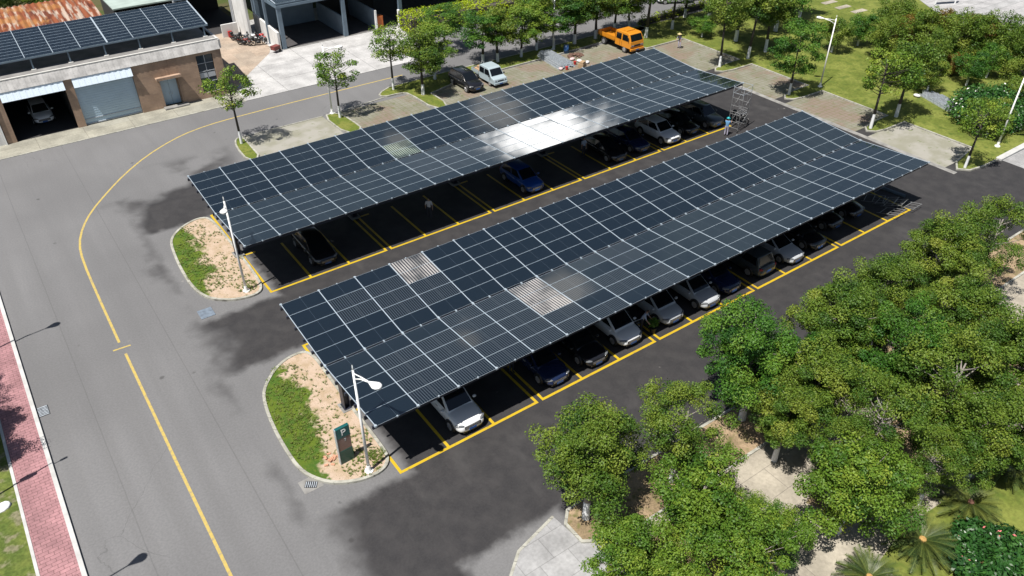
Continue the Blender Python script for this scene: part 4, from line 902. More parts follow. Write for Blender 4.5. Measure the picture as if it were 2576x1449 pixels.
for i in range(156):
    xa = -28+i*.243; xb = xa+.238; o_ = .012*(i % 2); q = [(xa,-.10-o_,4.6),(xb,-.10-o_,4.6),(xb,.34-o_,5.44),(xa,.34-o_,5.44)]
    q = [(x+3, y, z) for x, y, z in q]; b.add(q+[(x, y+.08, z-.02) for x, y, z in q], [(0,1,2,3),(7,6,5,4),(0,4,5,1),(1,5,6,2),(2,6,7,3),(3,7,4,0)])
b.build('tiled_fascia', ROOFTILE, gb)
part(gb, 'coping', [((-40, yf+.30, 5.443), (10.05, yf+.48, 5.53))], COPING)
part(gb, 'roof', [((-40, yf+.45, 4.62), (9.9, 66.2, 5.3)), ((-40, yf+.44, 5.302), (10.0, yf+2.0, 5.42))], ROOFCON)
part(gb, 'roof_end_fascia', [((9.903, yf+.1, 4.6), (10.1, 66.2, 5.44))], ROOFTILE)
# roof-top array
PMS = panel_mesh('solar_panel', SOLAR, 2.27, .567)
def roof_array(name, label, ox, oy, z, tilt, cols, rows, posts, grp='roof top solar arrays', postz=5.42, dirx=-1, ph=1.146):
    root = empty(name, (ox, oy, 0), 0, label, 'solar array', grp)
    for k in range(cols):
        for r in range(rows):
            o = bpy.data.objects.new('solar_panel', PM['n'] if ph > 1 else PMS); col.objects.link(o); o.parent = root
            q = ph/2+r*ph; o.location = (dirx*(k*2.29+1.14), q*math.cos(tilt), z+q*math.sin(tilt)); o.rotation_euler = (tilt+rng.gauss(0,.003), rng.gauss(0,.003), 0)
    L = cols*2.29; D = rows*ph
    for k in range(cols+1):
        b = MB(); b.bar((dirx*k*2.29, 0, z+.012), (dirx*k*2.29, D*math.cos(tilt), z+D*math.sin(tilt)+.012), .05 if k % 4 else .13, .02); b.build('joint_rail', ALU, root)
    b = MB(); b.box((min(0,dirx*L)-.05, -.05, z-.16), (max(0,dirx*L)+.05, .05, z-.03)); b.build('front_beam', SLATE, root)
    for k in range(posts):
        xx = dirx*(.4+k*3.05); b = MB(); b.box((xx-.06, .02, postz), (xx+.06, .14, z-.16)); b.build('post', SLATE, root); b = MB(); b.box((xx-.2, -.1, postz), (xx+.2, .3, postz+.08)); b.build('footing', COPING, root)
        b = MB(); yb = D*math.cos(tilt)-.2; b.box((xx-.06, yb, postz-.2), (xx+.06, yb+.12, z+D*math.sin(tilt)-.1)); b.build('post', SLATE, root)
        b = MB(); b.bar((xx, 0, z-.1), (xx, D*math.cos(tilt), z+D*math.sin(tilt)-.1), .08, .12); b.build('rafter', SLATE, root)
    return root
roof_array('roof_solar_array', 'tilted solar array raised on posts over the garage building roof', 9.62, 54.9, 6.6, R(9.0), 10, 10, 8, ph=.573)

# workshop with slate steel frame
wk = empty('workshop', (24, 66, 0), 0, 'open fronted workshop with slate blue steel posts and white side wall', 'building')
for x in (19.5, 27.2, 34.6): part(wk, 'post', [((x-.24, 62.2, 0), (x+.24, 62.55, 4.6))], SLATE, .02)
part(wk, 'post', [((19.25, 69.5, 0), (19.7, 69.9, 4.6))], SLATE)
b = MB(); b.add([(18.85-24,62.3-66,0),(18.85-24,69.6-66,0),(18.85-24,69.6-66,2.4),(18.85-24,62.3-66,2.0),(19.1-24,62.3-66,0),(19.1-24,69.6-66,0),(19.1-24,69.6-66,2.4),(19.1-24,62.3-66,2.0)], [(0,3,2,1),(4,5,6,7),(0,4,7,3),(1,2,6,5),(3,7,6,2),(0,1,5,4)]); b.build('white_side_wall', OFFWHITE, wk)
part(wk, 'tall_white_wall', [((17.3, 67.2, 0), (17.6, 72.5, 5.6))], OFFWHITE)
part(wk, 'corner_column', [((18.75, 65.0, 0), (19.0, 65.3, 5.0))], SLATE)
part(wk, 'rear_wall', [((19.1, 70.0, 0), (26.6, 70.2, 4.4))], SLATEWALL); part(wk, 'rear_wall', [((27.4, 70.0, 0), (34.8, 70.2, 4.4))], DARKROOM)
for x in (27.0, 31.2): part(wk, 'partition_wall', [((x, 62.6, 0), (x+.18, 69.9, 2.3))], SLATEWALL)
part(wk, 'white_pier', [((26.98, 62.35, 0), (27.2, 62.58, 2.25))], WHITE); part(wk, 'white_pier', [((31.18, 62.35, 0), (31.4, 62.58, 2.3))], WHITE); part(wk, 'white_pier', [((34.2, 62.0, 0), (34.4, 62.4, 1.9))], WHITE)
part(wk, 'workshop_floor', [((19.1, 62.35, .01), (34.8, 70, .04))], plain('dark_shop_floor', (.055,.052,.055), .8, var=.2, scale=1)); part(wk, 'step', [((19.3, 62.15, 0), (34.8, 62.34, .06))], CONPAD)
part(wk, 'front_beam', [((19.2, 62.15, 4.62), (34.9, 62.5, 4.9))], SLATE); part(wk, 'side_beam', [((19.2, 62.52, 4.62), (19.5, 70, 4.9))], SLATE)
part(wk, 'roof_deck', [((19.2, 62.55, 4.92), (60, 90, 5.0))], SLATE)
part(wk, 'floor', [((34.82, 63, .01), (60, 90, .03))], DARKROOM)
roof_array('roof_solar_array', 'solar array on the workshop roof at the top edge', 19.25, 62.3, 5.15, R(4), 7, 5, 0, dirx=1)
tag(MB().box((-.4,-.35,0),(.4,.35,1.45)).box((-.36,-.37,.1),(.36,-.352,1.35)).build('orange_cabinet', plain('orange_cabinet_paint', (.45,.12,.03), .5), bevel=.02), 'orange cabinet by the white pier of the workshop', 'cabinet').location = (31.9, 62.9, .05)
# dark shed, pale roofs and the rusty roof behind the garage
shd = empty('open_shed', (13.5, 74, 0), 0, 'dark open shed between garage and workshop under pale roofs', 'building')
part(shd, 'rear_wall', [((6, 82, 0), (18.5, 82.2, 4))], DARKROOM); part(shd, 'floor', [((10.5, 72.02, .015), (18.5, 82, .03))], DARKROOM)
part(shd, 'roof', [((4.8, 74.6, 3.95), (11.4, 82.5, 4.1))], plain('pale_green_roof', (.30,.36,.33), .7, var=.15, scale=.8)); part(shd, 'roof', [((11.45, 74.3, 4.15), (17.2, 82.5, 4.3))], plain('pale_blue_roof', (.36,.42,.46), .6, var=.1, scale=.8)); part(shd, 'eaves_beam', [((11.4, 74.05, 3.95), (17.2, 74.28, 4.2))], SLATE)
part(shd, 'post', [((17.0, 71.6, 0), (17.18, 71.8, 4.1))], FRAMEW); part(shd, 'post', [((11.3, 74.3, 0), (11.5, 74.5, 3.95))], FRAMEW); part(shd, 'side_wall', [((4.9, 74.7, 0), (5.1, 82, 3.94))], DARKROOM)
o = part(shd, 'low_white_wall', [((15.1, 70.3, 0), (17.0, 70.5, 1.5))], OFFWHITE)
tag(MB().box((-.22,-.12,0),(.22,.12,.7)).box((-.18,-.13,.08),(.18,-.122,.6)).build('fire_box', RED, bevel=.02), 'small red box against the low white wall', 'box').location = (15.9, 70.1, .02)
ct = empty('handcart', (18.3, 62.0, .02), R(20), 'maroon handcart left at the yard corner beside the white side wall', 'cart')
MB().box((-.45,-.35,.3),(.45,.35,.75)).build('tub', MAROON, ct, bevel=.03); b = MB(); b.cyl((.25,.4,.2),(0,1,0),.2,.06,16); b.cyl((.25,-.4,.2),(0,1,0),.2,.06,16); b.build('wheels', RUBBER, ct); b = MB(); b.tube([(-.45,.3,.7),(-1.1,.3,.95)], .02, 6); b.tube([(-.45,-.3,.7),(-1.1,-.3,.95)], .02, 6); b.build('handles', BLACK, ct)
g, RUST = mat('rusty_corrugated_iron')
X, Y, Zc = g.xyz(); f1 = g.noise(1, 5, g.scaled(1.6, .25, 1))
c = g.mix(g.rmap(f1, .35, .5), (.09,.028,.018), (.19,.06,.028)); c = g.mix(g.rmap(g.noise(1, 5, g.scaled(2.2, .3, 1), .6), .5, .6), c, (.34,.27,.22)); c = g.mix(g.rmap(g.noise(.35, 4), .55, .65, 0, .7), c, (.30,.14,.045)); g.out(c, .9, .2)
rs = empty('rusty_shed', (-6, 77, 0), 0, 'shed with rusty corrugated iron roof behind the garage', 'shed')
b = MB(); n = 160; vs = []
for yy, zz in ((-3.2, 3.3), (4.6, 4.3)):
    for i in range(n+1): vs.append((-16+i*.16, yy, zz+.07*math.cos(i*math.pi/2)))
b.add(vs, [(i, i+1, i+n+2, i+n+1) for i in range(n)]); b.build('corrugated_roof', RUST, rs)
part(rs, 'wall', [((-22, 73.9, 0), (3.4, 74.1, 3.2)), ((3.2, 74.12, 0), (3.4, 81, 3.3)), ((-22, 80.9, 0), (3.197, 81.1, 4.1))], OFFWHITE)
# notice board by the plaza
nb = empty('notice_board', (96.3, 27.6, .14), R(-25), 'dark board with white frame by the pale plaza at the top edge', 'board')
MB().box((-1.5,-.05,1.0),(1.5,.05,2.8)).build('board', BLACK, nb); b = MB(); b.box((-1.62,-.08,.9),(1.62,.08,.998)); b.box((-1.62,-.08,2.803),(1.62,.08,2.9)); b.box((-1.62,-.08,1.0),(-1.503,.08,2.8)); b.box((1.503,-.08,1.0),(1.62,.08,2.8)); b.box((-1.5,-.07,0),(-1.38,.07,.897)); b.box((1.38,-.07,0),(1.5,.07,.897)); b.box((-1.49,-.07,1.86),(1.49,.07,1.92)); b.build('frame', WHITE, nb)
for i, (px, py) in enumerate(((2085,8),(2120,20),(2160,30))): 
    tag(flat('stepping_slab', [(at(px,py)[0]+a, at(px,py)[1]+b_) for a, b_ in ((-1.2,-.35),(1.2,-.5),(1.3,.4),(-1.1,.5))], .125, PATHCON, .05), kind='structure')

# ------------------------------------------------------------------ trees and planting
def leaves_mesh(name, mats, C, RAD, n_per, size, seed, tint, upb=.55, fl=.0, flow=0, aspect=.6):
    r = np.random.default_rng(seed); P = []; Nn = []; T = []
    for c, rad, tt in zip(C, RAD, tint):
        k = n_per; d = r.normal(size=(k,3)); d /= np.linalg.norm(d, axis=1)[:,None]
        q = d*(r.uniform(.25,1,size=(k,1))**.6)*np.array(rad); P.append(q+np.array(c))
        nn = d*.75+np.array([0,0,upb*.8])+r.normal(size=(k,3))*.55; Nn.append(nn/np.linalg.norm(nn, axis=1)[:,None]); T.append(np.full(k, tt)+r.normal(size=k)*.08)
    P = np.concatenate(P); Nn = np.concatenate(Nn); T = np.clip(np.concatenate(T), 0, 1); m = len(P)
    a = r.normal(size=(m,3)); t1 = np.cross(Nn, a); t1 /= np.linalg.norm(t1, axis=1)[:,None]; t2 = np.cross(Nn, t1)
    s = (size*r.uniform(.65,1.3,size=(m,1)))/2; bend = Nn*s*.35
    V = np.stack([P-t1*s, P-t2*s*aspect+bend*.5, P+t1*s, P+t2*s*aspect+bend*.5], 1).reshape(-1,3)
    me = bpy.data.meshes.new(name); me.vertices.add(4*m); me.vertices.foreach_set('co', V.astype(np.float32).ravel())
    me.loops.add(4*m); me.loops.foreach_set('vertex_index', np.arange(4*m, dtype=np.int32)); me.polygons.add(m)
    me.polygons.foreach_set('loop_start', np.arange(0, 4*m, 4, dtype=np.int32)); me.polygons.foreach_set('loop_total', np.full(m, 4, dtype=np.int32))
    for x in mats: me.materials.append(x)
    if flow: 
        mi = np.zeros(m, dtype=np.int32); mi[r.random(m) < flow] = 1; me.polygons.foreach_set('material_index', mi)
    at_ = me.attributes.new('tint', 'FLOAT', 'FACE'); at_.data.foreach_set('value', T.astype(np.float32)); me.update(calc_edges=True); me.validate(); return me
def tree_proto(h, cr, th, ncl, nleaf, size, seed, lmat, clr=.75, flat_=.75, trunk_r=.11, multi=1, white=1.25, open_=.35, shape='round', bark=BARK):
    """trunk mesh + crown mesh; h total height, cr crown radius, th height where the crown starts"""
    r = random.Random(seed); cz = (h+th)/2; rz = (h-th)/2; C = []; RAD = []; T = []
    tries = 0
    while len(C) < ncl and tries < ncl*40:
        tries += 1
        d = Vector((r.gauss(0,1), r.gauss(0,1), r.gauss(0,1))).normalized(); q = r.uniform(open_, 1)**.5
        if shape == 'tier':
            lv = r.choice((-.85,-.3,.25,.8)); rr = cr*(1-abs(lv)*.35)*r.uniform(.3,1)**.7; an = r.uniform(0,6.283); p = Vector((rr*math.cos(an), rr*math.sin(an), cz+rz*.85*lv+r.gauss(0,.12)))
        else:
            p = Vector((d.x*cr*q, d.y*cr*q, cz+d.z*rz*q)); 
            if shape == 'cone': p.x *= 1-.45*max(0,(p.z-cz)/rz); p.y *= 1-.45*max(0,(p.z-cz)/rz)
            lob = .78+.34*math.sin(3*math.atan2(d.y, d.x)+seed)*math.cos(2.1*d.z+seed*1.3); p.x *= lob; p.y *= lob
        if any((p-Vector(c)).length < clr*.55 for c in C): continue
        k = clr*r.uniform(.65,1.2); C.append(tuple(p)); RAD.append((k*r.uniform(.75,1.35), k*r.uniform(.75,1.35), k*flat_*r.uniform(.7,1.2))); T.append(min(1, max(0, r.gauss(.38,.19))))
    b = MB(); lean = (r.gauss(0,.14), r.gauss(0,.14))
    for mtr in range(multi):
        ox, oy = (r.gauss(0,.12), r.gauss(0,.12)) if multi > 1 else (0, 0); sx, sy = lean if multi == 1 else (r.gauss(0,.5), r.gauss(0,.5))
        pts = [(ox,oy,-.1),(ox+sx*.15,oy+sy*.15,white),(ox+sx*.4,oy+sy*.4,th*.7+white*.3),(ox+sx*.7,oy+sy*.7,th+.1*h),(ox+sx,oy+sy,h*.82)]
        if white: b.tube(pts[:2], [trunk_r*1.35, trunk_r*1.06], 9, 1, False); b.tube(pts[1:], [trunk_r*1.06, trunk_r*.9, trunk_r*.65, trunk_r*.22], 9, 0)
        else: b.tube(pts, [trunk_r*1.4, trunk_r*1.1, trunk_r*.9, trunk_r*.65, trunk_r*.2], 9, 0)
    for i, c in enumerate(C):
        if (i % 2 and ncl > 34) or (i % 4 and ncl >= 48): continue
        c = Vector(c); z0 = min(max(th*.85, c.z-.35*(c.xy.length)-.3), h*.75); s = Vector((lean[0]*.7, lean[1]*.7, z0)) if multi == 1 else Vector((r.gauss(0,.2), r.gauss(0,.2), z0))
        mid = s*.5+c*.5+Vector((0,0,-.06*(c-s).length)); b.tube([s, mid, c], [trunk_r*.36, trunk_r*.2, trunk_r*.06], 5, 0, False)
    tm = b.mesh('trunk', [bark, LIME], True); cm = leaves_mesh('crown', [lmat], C, RAD, nleaf, size, seed, T)
    return tm, cm
PR = {
 'thin': tree_proto(6.9, 2.2, 3.4, 30, 95, .17, 11, LEAF_LIME, .58, .6, .10, open_=.5),
 'thin2': tree_proto(6.5, 2.3, 3.0, 34, 110, .17, 12, LEAF_LIME, .6, .6, .10, open_=.4),
 'street': tree_proto(7.2, 2.4, 2.3, 44, 210, .17, 13, LEAF_OLIVE, .78, .7, .13),
 'street2': tree_proto(7.0, 2.6, 2.4, 44, 210, .17, 14, LEAF_GREEN, .75, .6, .13, shape='tier'),
 'street3': tree_proto(7.4, 2.3, 2.1, 46, 200, .17, 15, LEAF_LIME, .75, .7, .12),
 'tier': tree_proto(7.8, 2.6, 2.2, 62, 190, .17, 16, LEAF_GREEN, .72, .5, .11, shape='tier'),
 'tall': tree_proto(9.0, 2.6, 4.2, 40, 190, .18, 17, LEAF_OLIVE, .8, .65, .12),
 'park': tree_proto(4.8, 2.3, 1.3, 40, 200, .16, 18, LEAF_OLIVE, .75, .7, .11),
 'park2': tree_proto(4.4, 2.2, 1.2, 40, 200, .16, 19, LEAF_GREEN, .75, .7, .11),
 'wood': tree_proto(6.0, 2.8, 1.0, 54, 230, .17, 20, LEAF_OLIVE, .82, .8, .13, white=0),
 'rust': tree_proto(5.6, 2.4, 1.0, 46, 190, .20, 21, LEAF_RUST, .75, .9, .10, white=0),
 'big': tree_proto(6.9, 2.7, 2.2, 96, 430, .108, 22, LEAF_OLIVE, .56, .8, .15, bark=BARK_PALE, open_=.15),
 'big2': tree_proto(7.1, 3.1, 1.9, 112, 430, .108, 23, LEAF_OLIVE, .58, .8, .15, bark=BARK_PALE, open_=.15),
 'big3': tree_proto(7.0, 3.1, 1.6, 116, 430, .108, 24, LEAF_GREEN, .58, .8, .15, bark=BARK_PALE, open_=.15),
 'lime': tree_proto(5.0, 2.6, 1.2, 84, 310, .108, 25, LEAF_LIME, .52, .8, .12, bark=BARK_PALE, open_=.1),
 'lime2': tree_proto(4.8, 2.9, 1.1, 88, 290, .108, 26, LEAF_LIME, .50, .8, .12, bark=BARK_PALE, open_=.1),
 'airy': tree_proto(6.8, 3.1, 2.0, 78, 290, .108, 27, LEAF_OLIVE, .54, .8, .14, bark=BARK_PALE, open_=.2),
}
def tree(kind, x, y, s, label, group, rz=None, sz=None, name='tree', cat='tree'):
    tm, cm = PR[kind]; r = empty(name, (x, y, .05), rng.uniform(0, 6.28) if rz is None else rz, label, cat, group)
    r.scale = (s, s, sz or s)
    for n, m in (('trunk', tm), ('crown', cm)):
        o = bpy.data.objects.new(n, m); col.objects.link(o); o.parent = r
    return r
G1, G2, G3, G4, G5 = 'young trees on the far parking strip', 'trees along the far road', 'trees on the noses of the right hand bays', 'lawn trees and thicket', 'trees of the foreground garden'
tree('thin', 6.75, 41.2, 1.0, 'thin sparse tree with white painted foot on the end island nearest the garage', G1, 1)
tree('thin2', 16.3, 41.2, .98, 'thin young tree with white painted foot beside the lamp on the strip', G1, 2)
tree('airy' if 0 else 'thin2', 23.7, 44.3, 1.02, 'slim grey green tree at the road corner of the verge', G1, 4.1)
tree('street', 25.5, 41.4, 1.1, 'bushy tree with white painted foot left of the shaded black car', G2, sz=.9)
tree('street3', 28.6, 44.3, 1.05, 'yellow green tree behind the black car at the road verge', G2, sz=.82)
for k, u, v, s, lb in (('street2',1215,160,.9,'green tree right behind the silver pickup, left trunk of two'),('street',1252,157,.9,'olive tree just right of the silver pickup in deep shade'),('street3',1311,145,.88,'pale green tree with white painted foot at the verge behind the strip'),('tier',1393,122,1.0,'green tree with tiers left of the dark gap behind the steel stack'),('street',1445,112,1.05,'olive tree over the clutter behind the steel stack'),('street',1498,99,1.0,'olive tree with white painted foot left of the orange truck'),('street3',1582,73,.9,'pale olive tree behind the cab of the orange truck'),('tall',1624.5,96,1.1,'tall dark trunk with white painted foot right of the orange truck'),('tall',1690,75,1.0,'tall tree with pale foot on the lawn left of the straw hatted person'),('street2',1722,45,1.0,'bright green spreading tree at the road hedge behind the lawn'),('park2',1765,95,.62,'low bushy tree in the shade behind the straw hatted person'),('street2',1120,128,.8,'green tree left of the black car across the verge'),('street3',1350,128,.85,'yellow green tree in the gap before the road bend'),('street',1545,80,.9,'olive tree behind the bed of the orange truck'),('street',1850,105,1.2,'dark tall tree in the shaded group behind the first nose'),('street2',1950,80,1.25,'broad green tree at the back of the shaded lawn group'),('street',2010,45,1.0,'olive tree near the tan path at the top'),('street',1780,60,1.2,'dark olive tree above the low bush on the lawn'),('street',1905,45,1.2,'round tree at the top edge behind the shaded group')):
    x, y = at(u, v); tree(k, x, y, s*1.22, lb, G2, sz=s*.9)
for k, x, y, s, lb in (('street',46.5,53.5,1.15,'olive tree across the road towards the right of the hedge'),('street3',53,52.6,1.1,'yellow green tree across the road at the hedge end'),('tall',58.5,51.8,1.0,'tall tree across the road above the orange truck')): tree(k, x, y, s, lb, G2)
for k, u, v, s, lb in (('tall',1810,170,1.0,'slender leaning tree on the first kerb nose from the top'),('tall',1880.6,149,1.12,'tall tree with white foot standing on lawn behind the first nose'),('street',1924.6,132.5,1.2,'forked dark tree with white foot in the lawn shade'),('tier',1984,240,.98,'tiered bright green tree on the second kerb nose'),('thin2',2189,325,1.15,'olive tree with white foot on the third kerb nose'),('street',2253,296,1.08,'dense tree with white foot on lawn behind the third nose'),('thin2',2426,424,.92,'yellowish small tree on the last kerb nose by the concrete road')):
    x, y = at(u, v); tree(k, x, y, s, lb, G3)
for k, u, v, s, lb in (('park',2091,131,.85,'low round tree with dark shadow on open lawn behind the tall lamp'),('park2',2157,115,.85,'low round tree with bent pale trunk right of the tall lamp'),('wood',2235,108,.9,'dense tree left end of the thicket on the lawn'),('wood',2310,150,.9,'dense olive tree in the middle front of the thicket'),('rust',2345,140,.9,'rusty tinged tree at the top of the thicket'),('rust',2440,155,.92,'rusty brown tinged tree right of the thicket top'),('wood',2500,168,.92,'tall olive tree at the right edge of the thicket'),('wood',2572,185,.95,'dark tree at the frame edge right of the thicket'),('park2',2260,215,.9,'dark green tree before the thicket left side'),('park',2330,235,.75,'small olive tree over the lawn below the thicket'),('wood',2395,165,.95,'bushy tree under the rusty ones in the thicket'),('park2',2480,195,.8,'bright green bush tree above the white flowered shrub'),('park',2550,235,.8,'olive bush tree at the right edge above the white flowered shrub'),('rust',2392,190,.45,'small yellow leaved shrub at the foot of the thicket'),('park',2480,345,.78,'olive young tree below the white flowered shrub'),('park',2290,122,1.0,'bushy tree at the thicket top left'),('wood',2225,150,.8,'olive tree at the lower left of the thicket'),('wood',2330,185,.75,'green tree low in the thicket middle'),('park2',2430,215,.8,'green bushy tree before the thicket right half'),('park',2555,290,.8,'olive bush tree right above the leaning lamp'),('rust',2275,135,.75,'brown tinged low palm like tree at the thicket top'),('wood',2395,150,.8,'olive tree between the two rusty trees of the thicket'),('wood',2455,160,.9,'olive tree low in the middle of the right thicket'),('wood',2545,195,.85,'olive tree low at the frame edge in the thicket')):
    x, y = at(u, v, .1); tree(k, x, y, s, lb, G4)
FG = [('big',1487,1150,4.3,1.0,'round green tree nearest the front lane with white painted trunk'),('airy',1715,1055,4.4,.9,'airy olive tree with white painted trunk over the sandy bed'),('big3',1905,895,4.6,1.08,'broad bright green tree touching the front lane right of the airy one'),('big2',2105,810,4.5,1.0,'broad olive tree behind the bright green one along the lane'),('big',2235,725,4.3,.92,'olive tree in the lane row between two broad crowns'),('big2',2370,640,4.5,.98,'olive tree at the right end of the lane row'),('airy',2500,585,4.5,1.0,'olive airy tree at the right frame edge of the lane'),
 ('big',2060,960,4.3,.95,'olive tree over the shaded garden path'),('big3',2270,860,4.6,1.0,'wide green crown in the middle of the right wood'),('big2',2420,790,4.6,.98,'olive crown at the upper right of the wood'),('airy',2390,970,4.5,1.1,'airy crown with bare pale branches in the wood'),('big2',2540,900,4.6,1.0,'olive crown at the right frame edge of the wood'),('airy',2230,1050,4.3,.92,'airy olive crown above the yellow green tree'),('big',2500,1070,4.4,.9,'dark olive crown over the right path'),
 ('lime',2150,1225,3.2,1.15,'bright yellow green tree right of the pale path'),('lime2',1590,1385,3.0,.9,'yellow green tree at the lower left of the garden, leftmost in front'),('lime',1755,1275,3.0,1.08,'yellow green tree in the front middle left of the path'),('lime2',1850,1385,3.0,1.02,'yellow green tree at the bottom edge'),('lime',1975,1310,2.8,.66,'small yellow green tree beside the shaded path'),('airy',2370,1140,3.6,.66,'thin olive tree left of the cycads'),('lime',1700,1450,3.0,.75,'yellow green tree cut by the bottom edge over the slabs'),('lime2',1890,1250,2.6,.5,'small yellow green tree at the foot of the pale path'),('big',1990,1010,4.2,.8,'olive tree between the green crown and the shaded path'),('airy',2130,1110,3.8,.7,'airy olive tree above the bright yellow green tree'),('lime2',2255,1190,2.8,.6,'small bush like tree right of the bright yellow green one')]
for k, u, v, z, s, lb in FG:
    x, y = at(u, v, z); tree(k, x, y, s, lb, G5)
for i, (x, y) in enumerate(((-18.3,19.3),(-18.4,14.4),(-18.3,12.6),(-19.5,16.5))): tree('big', x, y, (.72,.8,.75,.85)[i], ('tree beyond the left edge throwing shade at the upper red pavement','tree beyond the left edge shading the red pavement beside the drain','tree beyond the left edge shading the pavement below the drain','tree set back behind the shaded red pavement')[i], 'trees left of the red pavement')
for i, (u, v) in enumerate(((20,15),(90,8),(160,5))): x, y = at(u, v, 3); tree('wood', x, y+2, .95, ('dark green tree at the top left corner','dark green tree second from the top left corner','dark green tree behind the rusty roof')[i], 'trees behind the rusty shed')

# cycads
def cycad(x, y, s, label, seed, warm=0):
    r = random.Random(seed); root = empty('cycad', (x, y, .08), r.uniform(0,6), label, 'palm', 'cycads in the garden lawn'); root.scale = (s,)*3
    b = MB(); b.tube([(0,0,-.05),(0,0,.25),(0,0,.5),(0,0,.62)], [.26,.28,.24,.10], 12); b.build('trunk', BARK, root)
    b = MB(); b.sphere((0,0,.68), .17, 0, 12, 8, (1,1,.8)); b.build('cone', plain('cycad_cone', (.36,.22,.07) if not warm else (.10,.045,.03), .9, var=.3, scale=20), root)
    V, F, T = [], [], []
    for i in range(46):
        an = i*2.39996+r.gauss(0,.06); t = (i+.5)/46; el = R(72-68*t+r.gauss(0,4)); L = 1.55*(.85+.2*r.random()); P = []
        for q in range(15):
            u = q/14; rad = L*u*math.cos(el*(1-.35*u)); P.append(Vector((rad*math.cos(an), rad*math.sin(an), .60+L*u*math.sin(el)*.62-.62*u*u*(.35+.45*t))))
        side = Vector((-math.sin(an), math.cos(an), 0)); tv = .35+.5*r.random()*(1-.3*t)
        for q in range(14):
            a = P[q]; d = (P[q+1]-a); wd = .25*math.sin(math.pi*min(1,(q+1.2)/15.5))**.6
            for sg_ in (1, -1):
                for kk in (0, .5):
                    o = a+d*kk; n = len(V); tip = o+side*sg_*wd+d.normalized()*wd*.55+Vector((0,0,wd*.28))
                    V += [tuple(o), tuple(o+d*.34), tuple(tip)]; F.append((n,n+1,n+2)); T.append(min(1,max(0,tv+r.gauss(0,.08))))
        n = len(V)
        for q in range(15): V += [tuple(P[q]+side*.018), tuple(P[q]-side*.018)]
        for q in range(14): F.append((n+2*q, n+2*q+1, n+2*q+3, n+2*q+2)); T.append(.95)
    me = bpy.data.meshes.new('fronds'); me.from_pydata(V, [], F); me.materials.append(LEAF_PALM); a_ = me.attributes.new('tint', 'FLOAT', 'FACE'); a_.data.foreach_set('value', T)
    o = bpy.data.objects.new('fronds', me); col.objects.link(o); o.parent = root
for u, v, s, lb, sd_, wm_ in ((2318,1362,1.12,'round cycad with straw coloured centre in the lower right garden',1,0),(2440,1268,1.08,'cycad with dark brown centre above the pink flowered shrub',2,1),(2185,1455,1.05,'cycad cut by the bottom edge left of the straw centred one',3,0),(2548,1170,1.05,'cycad at the right frame edge with orange centre',4,0)):
    x, y = at(u, v, .7); cycad(x, y, s, lb, sd_, wm_)
# shrubs
def shrub(x, y, rx, ry, h, lm, label, seed, n=40, npl=240, size=.16, fl=None, flow=0, z=.1, cat='shrub', group=None, tintm=.4, asp=.6):
    r = random.Random(seed); C, RD, T = [], [], []
    for i in range(n):
        an = r.uniform(0,6.283); q = math.sqrt(r.random()); zz = h*.45*(1-.55*q*q)+r.uniform(0,.2)*h; C.append((rx*q*math.cos(an), ry*q*math.sin(an), zz)); k = min(rx,ry,h)*.38*r.uniform(.8,1.25); RD.append((k,k,k*.8)); T.append(min(1,max(0,r.gauss(tintm,.17))))
    root = empty('shrub', (x, y, z), 0, label, cat, group)
    me = leaves_mesh('foliage', [lm]+([fl] if fl else []), C, RD, npl, size, seed, T, .6, flow=flow, aspect=asp); o = bpy.data.objects.new('foliage', me); col.objects.link(o); o.parent = root
    b = MB()
    for c in C[::4]: b.tube([(0,0,-.05), (c[0]*.5,c[1]*.5,c[2]*.4), c], [.05,.035,.015], 5)
    b.build('stems', BARK, root); return root
x, y = at(2492, 1400, .7); shrub(x, y, 2.0, 1.5, 1.5, LEAF_DARK, 'dark glossy shrub dotted with pink flowers in the lower right corner', 5, 70, 200, .22, FLOWER_P, .0035, asp=.5)
x, y = at(2500, 258, 1.6); shrub(x, y, 3.7, 3.0, 3.2, LEAF_DARK, 'big round dark shrub dotted with white flowers at the right', 6, 90, 210, .24, FLOWER_W, .02)
x, y = at(1643, 824, .4); pt = empty('potted_plant', (x, y, .01), 0, 'leafy plant in a dark pot between two white cars', 'plant'); MB().tube([(0,0,0),(0,0,.4),(0,0,.42)], [.17,.23,.24], 16).build('pot', BLACK, pt)
o = bpy.data.objects.new('foliage', leaves_mesh('foliage', [LEAF_GREEN], [(0,0,.8),(.15,.1,.65),(-.12,.05,.7)], [(.32,.32,.3)]*3, 60, .16, 3, [.4,.5,.45])); col.objects.link(o); o.parent = pt
# lime hedge in front of the dark shed
def hedge(name, x0, x1, y0, y1, h, lm, label, rot, seed, dens=60, z=.05, size=.2, cat='hedge'):
    r = np.random.default_rng(seed); lx, ly = x1-x0, y1-y0; C, RD, T = [], [], []
    nx, ny = max(2,int(lx/.75)), max(1,int(ly/.75))
    for i in range(nx):
        for j in range(ny):
            zs = [h-.28] if 0 < j < ny-1 and 0 < i < nx-1 else list(np.arange(.3, h, .5))
            for zz in zs: C.append(((i+.5)*lx/nx+r.normal()*.12, (j+.5)*ly/ny+r.normal()*.12, zz+r.normal()*.05)); RD.append((.52,.52,.36)); T.append(float(np.clip(r.normal(.5,.2),0,1)))
    root = empty(name, (x0, y0, z), rot, label, cat); o = bpy.data.objects.new('foliage', leaves_mesh('foliage', [lm], C, RD, dens, size, seed, T, .9)); col.objects.link(o); o.parent = root
    MB().box((.2,.2,0),(lx-.2,ly-.2,h-.35)).build('stems', BARK, root); return root
hedge('hedge', 33.3, 57, 57.6, 61.6, 2.2, LEAF_HEDGE, 'broad clipped lime green hedge before the dark shed', R(-5), 8, 55, size=.22)
